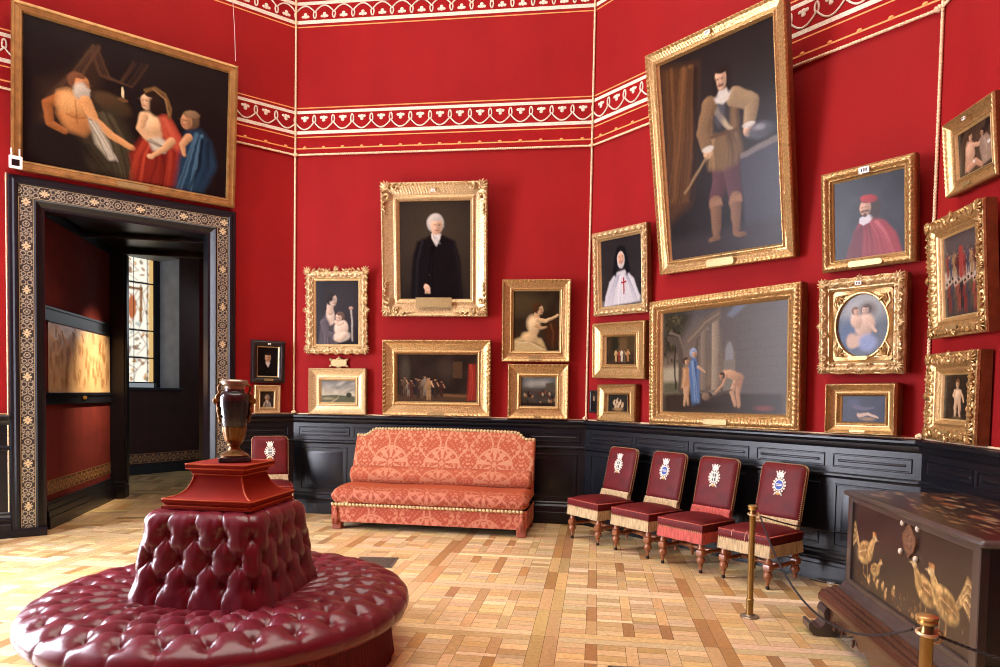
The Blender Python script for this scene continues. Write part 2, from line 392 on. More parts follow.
# ------------------------------------------------------------------ parquet: every board its own quad in one floor mesh
def boards(rects, a, org, tone, rng, clip=None, z=0.0):
    V = []; F = []; C = []
    for x0, y0, x1, y1, base, vert in rects:
        g = .0011; x0 += g; y0 += g; x1 -= g; y1 -= g
        if x1 <= x0 or y1 <= y0: continue
        k = len(V); V += [(x0,y0,z),(x1,y0,z),(x1,y1,z),(x0,y1,z)]; F.append((k,k+1,k+2,k+3))
        c = s2l(base)*np.exp(rng.normal(0,.12))*np.array([1,np.exp(rng.normal(0,.035)),np.exp(rng.normal(0,.07))]); C += [np.append(c, 1. if vert else 0.)]*4
    V = np.array(V); R2 = np.array([[math.cos(a),-math.sin(a)],[math.sin(a),math.cos(a)]]); V[:, :2] = V[:, :2] @ R2.T+org
    return V, F, np.array(C)
M_floor = mat('oak_parquet', (200,150,95), .30, attr='paint', noise=.14, nscale=9, stretch=(4,4,4), bump=.05, bscale=25, coat=.12, croughness=.22)
M_gap = mat('floor_joint', (92,58,30), .7)
LIGHT, MID, DARK, PALE = (218,190,136), (209,175,120), (176,134,84), (226,202,154)
def parquet(nx0, nx1, ny0, ny1, S=1.05):
    rng = np.random.default_rng(5); R = []
    for i in range(nx0, nx1):
        for j in range(ny0, ny1):
            X, Y = i*S, j*S; b = .085
            # border boards: left and right uprights, top and bottom rails
            for k in range(2):
                R.append((X+(0 if k == 0 else S-b), Y, X+(b if k == 0 else S), Y+S*.5, (MID, DARK)[rng.random() < .45], 1)); R.append((X+(0 if k == 0 else S-b), Y+S*.5, X+(b if k == 0 else S), Y+S, (MID, DARK)[rng.random() < .3], 1))
                R.append((X+b, Y+(0 if k == 0 else S-b), X+S-b, Y+(b if k == 0 else S), (LIGHT, PALE)[rng.random() < .5], 0))  # rails paler than uprights: grain sheen put into the colour
            # woven field: light blocks of three boards, thin uprights, pale cross strips
            n = 4; m = 3; w = .07; h = .05; fx = S-2*b; fy = S-2*b; bw = (fx-(n-1)*w)/n; bh = (fy-(m-1)*h)/m; hor = rng.random() < .12
            for p in range(n):
                for q in range(m):
                    x0 = X+b+p*(bw+w); y0 = Y+b+q*(bh+h)
                    for s_ in range(3): R.append((x0, y0+bh*s_/3, x0+bw, y0+bh*(s_+1)/3, (LIGHT, MID, PALE)[rng.choice(3, p=[.5,.3,.2])], 0))
                    if p < n-1: R.append((x0+bw, y0-(h if q and (p+q-1) % 2 == 0 else 0), x0+bw+w, y0+bh, (MID, DARK, LIGHT)[rng.choice(3, p=[.38,.30,.32])], 1))
            for q in range(m-1):
                y0 = Y+b+q*(bh+h)+bh
                for p in range(n):
                    x0 = X+b+p*(bw+w); R.append((x0, y0, x0+bw+(w if p < n-1 and (p+q) % 2 else 0), y0+h, (PALE, LIGHT)[rng.random() < .4], 0))
    return R
def floor_mesh(name, rects, ang, org, inside, z=0.0):
    V, F, C = boards(rects, ang, org, None, np.random.default_rng(3), z=z)
    cen = V.reshape(-1, 4, 3).mean(1); keep = np.array([inside(c) for c in cen]); idx = np.nonzero(keep)[0]
    V = V.reshape(-1, 4, 3)[idx].reshape(-1, 3); C = C.reshape(-1, 4, 4)[idx].reshape(-1, 4)
    mb = MB(); mb.add(V, [(4*i,4*i+1,4*i+2,4*i+3) for i in range(len(idx))])
    return struct(mb.build(name, M_floor, col=C[:, :3], fix=False))
FA = ANG-.0; OB = AB+dv(ANG)*3.42-np.array([-math.sin(ANG), math.cos(ANG)])*1.74
floor_mesh('floor', parquet(-7, 3, -6, 3), FA, OB, lambda c: np.all([np.dot(c[:2]-CEN, (lambda m: m/np.linalg.norm(m))((CORN[i]+CORN[(i+1) % 8])/2-CEN)) < 4.56 for i in range(8)]))
mb = MB(); mb.loft([ring8(1.045,-.16), ring8(1.045,-.0012)]); struct(mb.build('floor_base', M_gap))

# ------------------------------------------------------------------ doorway in the left wall, passage and turret window beyond
M_maroon = mat('maroon_fabric', (88,28,22), .8, spec=.15, noise=.18, nscale=5, bump=.1, bscale=150)
M_marq = mat('marquetry', (200,170,110), .35, attr='paint', coat=.2)
def marquetry(across, along, hor):
    """gilt scroll inlay on dark ground; returns a vertical strip grid (origin bottom centre) with colours"""
    px = .0062; nx = max(14, int(across/px)); ny = int(along/px); X, Y = np.meshgrid(np.linspace(-1, 1, nx), np.arange(ny)*along/(ny-1))
    P = .43; y = (Y % P)/P; a = np.abs(X); g = np.zeros(X.shape, bool)
    def ringd(cx, cy, r, w):                                  # mirrored left-right
        d = np.hypot((a-cx)*across/2, (y-cy)*P); return np.abs(d-r*across/2) < w*across/2
    star = (np.hypot(X*across/2, (y-.5)*P) < .36*across/2) | ((a < .13) & (np.abs(y-.5) < .10)) | ((np.abs(y-.5)*P < .13*across/2) & (a < .62)) | ((np.abs(a*across/2-np.abs(y-.5)*P) < .09*across/2) & (a < .5))
    core = np.hypot(X*across/2, (y-.5)*P) < .12*across/2
    for cx, cy, r in ((.45,.33,.36),(.45,.67,.36),(.42,.14,.30),(.42,.86,.30),(.0,.0,.42),(0,1.,.42),(.62,.235,.16),(.62,.765,.16),(0,.22,.16),(0,.78,.16)):
        g = g | ringd(cx, cy, r, .068)
    for cy in (.07,.93,.4,.6): g = g | ((np.hypot((a-.72)*across/2, (y-cy)*P) < .12*across/2))
    g = g | (np.hypot(X*across/2, (y-.0)*P) < .17*across/2) | (np.hypot(X*across/2, (y-1.)*P) < .17*across/2)
    C = np.ones((*X.shape, 3))*s2l((22,20,20)); C[g] = s2l((158,148,126)); C[star] = s2l((196,180,142)); C[core] = s2l((120,84,44))
    C[a > .93] = s2l((190,172,130)); 
    V = np.zeros((*X.shape, 3))
    if hor: V[..., 0] = Y-along/2; V[..., 2] = X*across/2+across/2
    else: V[..., 0] = X*across/2; V[..., 2] = Y
    mb = MB(); mb.grid(V); return mb, C.reshape(-1, 3)
dr = struct(thing('door_1', None, None)); dr.matrix_world = wmat('A')
def arch(x0, x1, zt, prof_pts):
    """moulding swept up one jamb, over the head and down the other; prof: (inset from the outer edge, y)"""
    mb = MB(); rings = []
    for (cx, cz) in ((0,0),(0,1),(1,1),(1,0)):
        rings.append([((x0+i if cx == 0 else x1-i), y, (zt-i if cz else .0)) for i, y in prof_pts])
    return mb.loft(rings)
OX0, OX1, OZ = .735, 2.885, 3.562
mb = arch(OX0, OX1, OZ, [(0,0),(0,-.05),(.012,-.062),(.035,-.06),(.05,-.072),(.07,-.07),(.082,-.055),(.21,-.055),(.225,-.062),(.24,-.05),(.262,-.03),(.275,-.02),(.30,-.02),(.30,.165),(.29,.165)])
mb.box((OX0-.006,-.075,0),(OX0+.302,-.0,.088), .006); mb.box((OX1-.302,-.075,0),(OX1+.006,-.0,.088), .006)
mb.build('door_frame', M_black, dr, smooth=25)
for x, hor in ((OX0+.146,0),(OX1-.146,0)):
    m_, c_ = marquetry(.122, OZ-.21-.09, False); o = m_.build('ornament_strip', M_marq, dr, col=c_, fix=False); o.location = (x,-.0565,.09)
m_, c_ = marquetry(.122, OX1-OX0-.17, True); o = m_.build('ornament_strip', M_marq, dr, col=c_, fix=False); o.location = ((OX0+OX1)/2,-.0568,OZ-.207)
mb = MB(); mb.tube([(OX0-.012,-.02,.09),(OX0-.012,-.02,OZ+.01)], .008, 6); mb.build('door_edge_cord', M_cord, dr)

# passage: left side wall runs obliquely (103 degrees), closed by a second opening square to it
PA = math.radians(103.); PC0 = np.array([-4.798,7.245])
pm = Matrix.Translation((PC0[0],PC0[1],0)) @ Matrix.Rotation(PA, 4, 'Z')     # local x down the passage, -y to its right-hand side (open)
PW = 1.85                                                                   # passage clear width
mb = MB(); mb.box((-.2,0,0),(2.2,.12,3.6)); pw = struct(mb.build('wall_passage_left', M_maroon)); pw.matrix_world = pm
d = MB()
d.box((-.1,-.02,2.20),(2.05,0,2.345)); d.box((-.1,-.035,2.325),(2.05,0,2.35)); d.box((-.1,-.03,2.2),(2.05,0,2.222))
d.box((-.1,-.02,1.31),(2.05,0,1.425)); d.box((-.1,-.032,1.405),(2.05,0,1.43)); d.box((-.1,-.03,1.31),(2.05,0,1.33))
for zz, yy in ((.0,-.07),(.13,-.06),(.19,-.045),(.22,-.03)): d.box((-.1,yy,0 if zz == 0 else zz-.06),(2.05,0,zz+.12 if zz == 0 else zz+.06))
d.box((-.1,-.02,3.28),(2.05,0,3.42)); d.build('passage_rail', M_black, pw)
def running(L, h, seed=0):
    px = .012; nx = int(L/px); ny = 12; X, Y = np.meshgrid(np.arange(nx)*L/(nx-1), np.linspace(-1,1,ny)); x = (X % .16)/.16
    g = (np.abs(Y-.62*np.sin(2*PI*x)) < .22) | (np.hypot((x-.25)*1.2, (Y+.25)*.5) < .16) | (np.hypot((x-.75)*1.2, (Y-.25)*.5) < .16) | (np.abs(Y) > .9)
    C = np.ones((*X.shape,3))*s2l((66,36,26)); C[g] = s2l((142,104,62)); V = np.zeros((*X.shape,3)); V[...,0] = X; V[...,2] = (Y+1)/2*h
    mb = MB(); mb.grid(V); return mb, C.reshape(-1,3)
m_, c_ = running(2.05, .15); o = m_.build('stencilled_border', M_marq, pw, col=c_, fix=False); o.location = (0,-.003,.35)
# carved panel set between the rails
rp = Paint(1.98, .765, (206,170,124), .012, 21); rp.mott(.14, 6).mott(.08, 22)
for k in range(70):
    x, y = rp.rng.uniform(.03,.97), rp.rng.uniform(.12,.88); s_ = rp.rng.uniform(.02,.05)
    for q in range(2): rp.ln([(x+rp.rng.uniform(-.02,.02),y+rp.rng.uniform(-.1,.1)),(x+rp.rng.uniform(-.02,.02),y+rp.rng.uniform(-.1,.1)),(x+rp.rng.uniform(-.02,.02),y+rp.rng.uniform(-.1,.1))], .005, (112,72,42), .002, .008, .8)
    rp.el(x, y, s_*1.2, s_*2.2, (170,120,76), rot=rp.rng.uniform(-40,40), soft=.8, op=.55); rp.ln([(x-.02,y-.08),(x+.01,y),(x-.01,y+.1)], .006, (120,80,48), .003, op=.7)
m_, c_ = rp.mesh(); V = m_.v[0]
hgt = s2l((255,)*3)[0]; lum = rp.C.mean(2).reshape(-1); V[:,1] = -(lum-lum.min())/(np.ptp(lum)+1e-6)*.008
rel = thing('relief_panel', 'long pale carved relief panel of many figures set between dark rails in the passage', 'relief panel', rot=(0,0,PA))
rel.location = Matrix(pm) @ Vector((1.02,-.006,1.433))
m_.build('carved_field', mat('carved_stone', (196,158,112), .35, attr='paint', coat=.2), rel, smooth=True, col=c_, fix=False)
b_ = MB()
for x0,x1,zz0,zz1 in ((-1.01,1.01,0-.008,.008),(-1.01,1.01,.757,.775)): b_.box((x0,-.022,zz0),(x1,.006,zz1), .003)
b_.build('frame', M_black, rel)
b_ = MB(); b_.box((-.06,-.032,-.075),(.06,-.024,-.035), .003); b_.build('name_plate', mat('brass_plate', (190,140,60), .35, .8), rel)
# second opening: jamb pilaster, lintel, right jamb
e = MB(); x = 2.05
e.box((x,-.17,0),(x+.17,.12,3.6)); e.box((x-.015,-.185,0),(x+.185,.0,.17), .01); e.box((x-.012,-.182,.17),(x+.18,.0,.24), .02); e.box((x+.03,-.2,.24),(x+.14,-.16,3.3), .01)
e.box((x,-PW,3.32),(x+.17,-.17,3.6)); e.box((x-.02,-PW,3.30),(x+.05,-.17,3.345), .008); e.box((x,-PW-.7,0),(x+.17,-1.12,3.6))
e.box((x-.03,-PW-.7,0),(x+.17,-1.10,.17), .01)
jb = struct(e.build('wall_passage_end', M_black, smooth=25)); jb.matrix_world = pm
# passage right wall (seen only obliquely), soffit and floor
mb = MB(); mb.box((.72,-PW-.1,0),(2.2,-PW,3.6)); o = struct(mb.build('wall_passage_right', M_maroon)); o.matrix_world = pm
mb = MB(); mb.prism([(-.2,.12),(1.05,-2.6),(2.2,-2.6),(2.2,.12)],'z',3.42,3.6); mb.prism([(.0,-.05),(.75,-1.8),(2.1,-1.8),(2.1,-.05)],'z',3.37,3.43); mb.box((1.1,-PW,3.32),(1.2,0,3.37), .01); o = struct(mb.build('ceiling_passage', M_black, smooth=25)); o.matrix_world = pm
def planks(x0, x1, y0, y1):
    R = []; rng = np.random.default_rng(9)
    for i in range(int((x1-x0)/.42)):
        for j in range(int((y1-y0)/.42)):
            for k in range(4):
                X, Y = x0+i*.42, y0+j*.42; t = (LIGHT, MID, MID, DARK)[rng.integers(4)]
                R.append((X+k*.105,Y,X+(k+1)*.105,Y+.42,t,1) if (i+j) % 2 else (X,Y+k*.105,X+.42,Y+(k+1)*.105,t,0))
    return R
floor_mesh('floor_passage', planks(-7.6,.5,-.9,5.6) , PA-PI/2, PC0+dv(PA-PI/2)*3.5, lambda c: np.dot(c[:2]-CEN, (lambda m: m/np.linalg.norm(m))((HA+AB)/2-CEN)) > 4.30, -.0009)
mb = MB(); mb.box((-.4,-5.,-.1),(6.5,3.0,-.0012)); o = struct(mb.build('floor_base_passage', M_gap)); o.matrix_world = pm
# turret room behind: a far wall with a deep window embrasure
FAa = math.radians(59.7); FO = np.array([-6.371,11.763]); fm = Matrix.Translation((FO[0],FO[1],0)) @ Matrix.Rotation(FAa, 4, 'Z')
M_mar2 = mat('dark_leather_wall', (48,26,23), .5, spec=.25, noise=.25, nscale=4, bump=.1, bscale=30)
WX0, WX1, WZ0, WZ1 = -.75, .955, 1.52, 3.87
mb = MB(); mb.box((-2.6,0,0),(WX0,.7,4.4)); mb.box((WX1,0,0),(3.2,.7,4.4)); mb.box((WX0,0,0),(WX1,.7,WZ0)); mb.box((WX0,0,WZ1),(WX1,.7,4.4))
fw_ = struct(mb.build('wall_turret', M_mar2)); fw_.matrix_world = fm
d = MB()
d.box((-2.6,-.05,0),(3.2,0,.13)); d.box((-2.6,-.035,.13),(3.2,0,.165)); d.build('baseboard', M_black, fw_)
m_, c_ = running(4.2, .17); o = m_.build('stencilled_border', M_marq, fw_, col=c_, fix=False); o.location = (-1.2,-.004,.19)
M_reveal = mat('stone_reveal', (120,124,128), .6, noise=.15, nscale=5)
d = MB(); d.box((WX1-.012,.0,WZ0),(WX1+.02,.64,WZ1)); d.box((WX0-.02,0,WZ0),(WX0+.012,.64,WZ1)); d.box((WX0,0,WZ1-.01),(WX1,.64,WZ1+.02)); d.build('window_reveal', M_reveal, fw_)
d = MB(); d.box((WX0-.03,-.04,WZ0-.05),(WX1+.04,.64,WZ0+.0), .008); d.build('window_sill', M_black, fw_)
mb = MB(); mb.box((-2.7,-1.5,4.3),(3.2,.7,4.5)); o = struct(mb.build('ceiling_turret', M_ceil)); o.matrix_world = fm
mb = MB(); mb.box((-2.7,-1.4,0),(-2.6,.7,4.4)); o = struct(mb.build('wall_turret_left', M_mar2)); o.matrix_world = fm
mb = MB(); mb.box((3.1,-3.0,0),(3.2,.7,4.4)); o = struct(mb.build('wall_turret_right', M_mar2)); o.matrix_world = fm
# stained glass: pale panes with brown figures, lead lines and a decorated border
GX0, GX1 = -.70, .83; sg = Paint(GX1-GX0, WZ1-WZ0-.09, (246,240,222), .013, 33, .1); R_ = sg.rng
for b0, b1 in ((0,.2),(.2,.58),(.58,.8),(.8,1)):
    for k in range(34):
        x, y = R_.uniform(.02,.98), R_.uniform(b0+.02,b1-.02); sg.el(x, y, R_.uniform(.006,.022), R_.uniform(.008,.03), ((150,92,40),(196,140,66),(110,72,44),(170,176,170))[R_.integers(4)], rot=R_.uniform(0,90), soft=.5, op=.75)
    for k in range(6):
        x = R_.uniform(.05,.95); sg.ln([(x,b0+.02),(x+R_.uniform(-.2,.2),(b0+b1)/2),(x+R_.uniform(-.2,.2),b1-.02)], .004, (120,84,56), .002, op=.8)
sg.ln([(.62,.24),(.62,.5)], .012, (140,96,60)); sg.ln([(.84,.24),(.84,.5)], .012, (140,96,60)); sg.ln([(.62,.25),(.84,.25)], .012, (120,80,50)); sg.el(.73,.4,.035,.1,(180,100,60))
for y in (.2,.58,.8): sg.ln([(0,y),(1,y)], .008, (60,50,40))
for x in (0.03,.97): sg.ln([(x,0),(x,1)], .022, (214,176,110)); sg.ln([(x+(.05 if x < .5 else -.05),0),(x+(.05 if x < .5 else -.05),1)], .004, (70,50,30))
m_, c_ = sg.mesh(); gl = struct(m_.build('window_3', mat('stained_glass', (250,246,232), .3, attr='paint', emit=1.5), col=c_, fix=False))
gl.matrix_world = fm @ Matrix.Translation(((GX0+GX1)/2,.58,WZ0+.09))
f = MB(); W_ = GX1-GX0; H_ = WZ1-WZ0-.09
for x in (-W_/2-.02, W_/2+.02): f.box((x-.03,-.03,0),(x+.03,.04,H_))
f.box((W_/2+.04,-.02,-.09),(W_/2+.13,.06,H_))
for y in (.0,.2,.42,.8,1.): f.box((-W_/2,-.02,H_*y-.011),(W_/2,.03,H_*y+.011))
for x in (-.25,0,.25): f.box((W_*x-.004,-.008,0),(W_*x+.004,.008,H_))
f.build('lead_bar', M_black, gl)

# added fill lights, unseen: one warm over the relief, one cool in the turret
def area(name, loc, target, size, power, col, spread=PI):
    l = bpy.data.lights.new(name, 'AREA'); l.shape = 'RECTANGLE'; l.size, l.size_y = size; l.energy = power; l.color = col; l.spread = spread
    o = bpy.data.objects.new(name, l); COL.objects.link(o); o.location = loc; o.rotation_euler = (Vector(target)-Vector(loc)).to_track_quat('-Z','Y').to_euler(); return o
area('relief_fill', pm @ Vector((1.4,-1.15,3.2)), pm @ Vector((1.4,0,1.55)), (.2,.2), 20, (1,.76,.5), .8)  # warm fill added to brighten the relief, no fitting modelled
area('turret_fill', fm @ Vector((2.2,-.8,3.0)), fm @ Vector((-.6,-1.5,0.2)), (.8,1.6), 8, (.9,.95,1))  # cool fill added to lift the turret, no window behind it
# ================================================================== PICTURES
M_gilt = mat('gilt', (172,138,88), .34, .65, noise=.38, nscale=70, bump=.3, bscale=90)
M_pale = mat('pale_gilt', (186,158,112), .36, .5, noise=.34, nscale=70, bump=.3, bscale=90)
M_side = mat('gilt_wood_side', (120,74,40), .5, .2, noise=.25, nscale=16, stretch=(1,1,1))
M_slip = mat('gilt_slip', (206,176,122), .35, .5, noise=.12, nscale=30)
M_ebony = mat('black_frame', (20,19,20), .32, noise=.2, nscale=18, coat=.2)
M_ochre = mat('ochre_gilt_wood', (150,110,60), .36, .5, noise=.25, nscale=14)
M_oil = mat('oil_paint', (90,70,50), .26, attr='paint', noise=.08, nscale=60, bump=.05, bscale=120, spec=.10)
M_plate = mat('name_plate', (158,136,90), .4, .5, noise=.12, nscale=40)
M_card = mat('white_card', (240,238,230), .6)
M_inkdark = mat('dark_ink', (40,32,26), .6)

def hsh(i): return (math.sin(i*12.9898)*43758.5453) % 1.0
def carve_val(kind, s, P, d01):
    x = s/P; k = math.floor(x); f = x-k
    if kind == 'bead': return abs(math.sin(PI*x))**.6
    if kind == 'leaf': return (.5+.5*math.cos(2*PI*(f-.5)))*(.55+.45*math.sin(PI*d01))*(1-.35*abs(2*f-1))
    if kind == 'rope': return .5+.5*math.sin(2*PI*(x+d01*.9))
    if kind == 'egg': return max(0., 1-((f-.5)/.42)**2)**.5
    if kind == 'scroll': return .5+.32*math.sin(2*PI*x+4.5*d01)+.28*math.sin(2*PI*x*1.7-3.1*d01+hsh(k)*1.5)
    return 0.
def frame_mesh(w, h, prof, carves=(), edge=None, step=.011):
    """mitred moulding round a w x h opening-outer rectangle; local x right, z up, -y to the viewer; prof: (inset, front height)"""
    mb = MB(); D = np.array([p[0] for p in prof]); Z = np.array([p[1] for p in prof]); m = len(prof)
    sides = [((-1,-1),(1,-1),w), ((1,-1),(1,1),h), ((1,1),(-1,1),w), ((-1,1),(-1,-1),h)]
    for si, (a, b, L) in enumerate(sides):
        n = max(2, int(L/step)); T = np.linspace(0, 1, n+1); rows = []
        for t in T:
            row = []
            for j in range(m):
                d, z = D[j], Z[j]
                s = d+(L-2*d)*t if L > 2*d else L/2
                for (d0, d1, amp, P, kind) in carves:
                    if d0 <= d <= d1:
                        PP = L/max(1, round(L/P)); z += amp*carve_val(kind, s, PP, (d-d0)/(d1-d0+1e-9))*min(1, 6*min(t,1-t)+.35)
                dd_ = d
                if edge and j < edge[0]:
                    dd_ = d-edge[1]*edge[2](s/L)*(1-j/edge[0])
                xa, za = a[0]*(w/2-d), a[1]*(h/2-d); xb, zb = b[0]*(w/2-d), b[1]*(h/2-d)
                x, zz = xa+(xb-xa)*t, za+(zb-za)*t
                if dd_ != d:                       # outward scallop along the side's normal
                    nx_, nz_ = ((0,-1),(1,0),(0,1),(-1,0))[si]; x += nx_*(d-dd_); zz += nz_*(d-dd_)
                row.append((x, -z, zz+h/2))
            rows.append(row)
        mb.grid(np.array(rows))
    return mb
def cscroll(mb, c, ang, size, mirror=1, r=.011, y=-.01):
    t = np.linspace(0, 1, 26); th = t*3.9*mirror; rad = size*(1-.78*t)
    cx, cz = c; P = []
    px, pz = cx, cz
    for k in range(len(t)): P.append((px+rad[k]*math.cos(ang+th[k])-size*math.cos(ang), y-.006*math.sin(PI*t[k]), pz+rad[k]*math.sin(ang+th[k])-size*math.sin(ang)))
    mb.tube(P, r*(1.25-.7*t), 6); mb.blob(P[-1], (r*1.3,)*3, 8, 5)
def leafs(mb, c, ang, size, n=5, spread=1.6, y=-.012):
    for k in range(n):
        f = (k+.5)/n-.5; a = ang+spread*f; l = size*(1-.55*abs(f)*2*.7); P = []
        for q in (0,.3,.6,.85,1): P.append((c[0]+math.cos(a+.25*f*q)*l*q, y-.010*math.sin(PI*q*.9)-.003*(n-abs(2*k-n+1))/n, c[1]+math.sin(a+.25*f*q)*l*q))
        mb.tube(P, np.array([.35,.9,1.,.7,.25])*size*.105, 6)
    mb.blob((c[0], y-.010, c[1]), (size*.16,.012,size*.16), 8, 5)
def rococo(w, h, size, seed=0, mids=True, y=-.012, k_side=2):
    """carved corner shells and edge crests hugging the frame: a list of separate ornaments"""
    out = []
    for sx in (-1, 1):
        for sz in (0, 1):
            s2 = 1 if sz else -1; mb = MB(); cx, cz = sx*(w/2-size*.52), (size*.52 if sz == 0 else h-size*.52); a = math.atan2(s2, sx)
            leafs(mb, (cx, cz), a, size*.62, 7, 2.5, y)
            cscroll(mb, (cx-sx*size*.50, cz+s2*size*.30), PI/2*s2, size*.26, -sx*s2, size*.075, y); cscroll(mb, (cx+sx*size*.30, cz-s2*size*.50), 0 if sx > 0 else PI, size*.26, sx*s2, size*.075, y)
            for k in range(3):
                mb.tube([(cx-sx*size*(.75+.28*k), y, cz+s2*size*.18),(cx-sx*size*(.9+.28*k), y-.008, cz+s2*size*(.34-.05*k)),(cx-sx*size*(1.06+.28*k), y, cz+s2*size*.16)], np.array([.07,.085,.04])*size*(1-.2*k), 6)
                mb.tube([(cx+sx*size*.18, y, cz-s2*size*(.75+.28*k)),(cx+sx*size*(.34-.05*k), y-.008, cz-s2*size*(.9+.28*k)),(cx+sx*size*.16, y, cz-s2*size*(1.06+.28*k))], np.array([.07,.085,.04])*size*(1-.2*k), 6)
            out.append(mb)
    def crest(cx, cz, a):
        mb = MB(); dx, dz = math.cos(a), math.sin(a); leafs(mb, (cx, cz), a, size*.42, 7, 2.2, y)
        for q in (-1, 1):
            tx, tz = -dz*q, dx*q; cscroll(mb, (cx+tx*size*.5+dx*size*.12, cz+tz*size*.5+dz*size*.12), a, size*.24, q, size*.07, y)
            for k in range(2): mb.tube([(cx+tx*size*(.7+.3*k), y, cz+tz*size*(.7+.3*k)),(cx+tx*size*(.85+.3*k)+dx*size*.14, y-.008, cz+tz*size*(.85+.3*k)+dz*size*.14),(cx+tx*size*(1.0+.3*k), y, cz+tz*size*(1.0+.3*k))], np.array([.07,.08,.04])*size, 6)
        out.append(mb)
    if mids: crest(0, size*.38, -PI/2); crest(0, h-size*.38, PI/2); crest(w/2-size*.38, h/2, 0); crest(-w/2+size*.38, h/2, PI)
    return out
def plate(mb, w, h, t=.004, rounded=True):
    n = 8; P = []
    r = h*.45 if rounded else .002
    for (cx, cz, a0) in ((w/2-r, h/2-r, 0), (-w/2+r, h/2-r, PI/2), (-w/2+r, -h/2+r, PI), (w/2-r, -h/2+r, 1.5*PI)):
        for k in range(n+1): a = a0+PI/2*k/n; P.append((cx+r*math.cos(a), cz+r*math.sin(a)))
    return mb.prism(P, 'y', -t, t)
def picture(label, wall, u, v, w, h, tilt, roll, off, prof, canvas, fw, m_frame, recess=.02, carves=(), edge=None, name_plate=None, tagw=None,
            orn=None, orn_mat=None, slip=None, depth=None, group=None, step=.011, cat='painting', side_mat=None, name='framed_painting', step_canvas=None):
    O, a = WALL[wall]
    t = thing(name, label, cat, wpos(wall, u, off, v), (math.radians(tilt), -math.radians(roll), a), group)
    dp = depth or off-.012
    pr = [(0, -dp), (0, -dp*.5)]+list(prof)
    fl, ft, fr_, fb = fw if isinstance(fw, (tuple, list)) else (fw,)*4
    f = frame_mesh(w, h, list(prof), carves, edge, step).build('frame', m_frame, t, smooth=50)
    bk = MB(); d0, z0 = prof[0]
    ring = lambda i, y: [(-w/2+i, y, i), (w/2-i, y, i), (w/2-i, y, h-i), (-w/2+i, y, h-i)]
    bk.loft([ring(d0, -z0), ring(0.0015, dp*.4), ring(.004, dp), ring(fw-.01 if not isinstance(fw, (tuple,list)) else min(fw)-.01, dp), ring(fw-.01 if not isinstance(fw,(tuple,list)) else min(fw)-.01, recess+.006)], cap=False)
    bk.build('frame_side', side_mat or M_side, t, smooth=30)
    cw, ch = w-fl-fr_, h-ft-fb
    if slip:
        s = frame_mesh(cw+2*slip, ch+2*slip, [(0,-recess+.014),(.003,-recess+.017),(slip*.5,-recess+.013),(slip*.9,-recess+.002),(slip,-recess-.002)], step=.2).build('slip', M_slip, t, smooth=40)
        s.location = (fl/2-fr_/2, 0, fb-slip)
    if canvas is not None:
        cm, cc = canvas(cw, ch).mesh(); c = cm.build('canvas', M_oil, t, col=cc, fix=False); c.location = (fl/2-fr_/2, recess, fb)
    for q in orn or (): q.build('carved_ornament', orn_mat or m_frame, t, smooth=50)
    fy = -max(p[1] for p in prof)-.008
    if name_plate:
        pw_, ph_, pz = name_plate; b = MB(); plate(b, pw_, ph_, .004, ph_ < .09); o = b.build('name_plate', M_plate, t, smooth=30); o.location = (0, fy-.006, pz)
    if tagw:
        b = MB(); b.box((-tagw/2,-.004,-tagw*.3),(tagw/2,.004,tagw*.3), .002); o = b.build('number_tag', M_card, t); o.location = (0, fy-.004, h-ft*.5)
        b = MB()
        for x in (-.22,.02,.22): b.box((tagw*x-tagw*.06,-.0008,-tagw*.16),(tagw*x+tagw*.06,.0002,tagw*.16))
        q = b.build('tag_number', M_inkdark, o); q.location = (0,-.0045,0)
    return t
# moulding profiles: (inset from outer edge, height toward the viewer)
def P_cove(fw, hi=.02, lo=.0, n=12):
    return [(0,hi*.2),(.004,hi*.8),(.012,hi),(fw*.10,hi),(fw*.14,hi*.8)]+[(fw*(.16+.56*k/n), lo+(hi*.75-lo)*(1-math.sin(PI/2*k/n))) for k in range(n+1)]+[(fw*.76,lo+.004),(fw*.80,lo+.009),(fw*.86,lo+.008),(fw*.92,lo-.004),(fw*.97,lo-.012),(fw,lo-.022)]
def P_ogee(fw, hi=.03, n=12):
    L = [(0,.002),(.003,hi*.55),(.010,hi*.65)]
    L += [(fw*(.12+.5*k/n), hi*(.55+.45*math.sin(PI*(k/n)))) for k in range(n+1)]
    L += [(fw*.66,hi*.35),(fw*.70,hi*.30),(fw*.74,hi*.42),(fw*.80,hi*.42),(fw*.86,hi*.1),(fw*.93,-.006),(fw,-.022)]
    return L
def P_flat(fw, hi=.02, rec=.02): return [(0,.0),(.003,hi*.9),(.008,hi),(fw*.3,hi),(fw*.36,hi*.5),(fw*.7,hi*.35),(fw*.74,hi*.7),(fw*.86,hi*.6),(fw*.94,-.004),(fw,-rec-.002)]

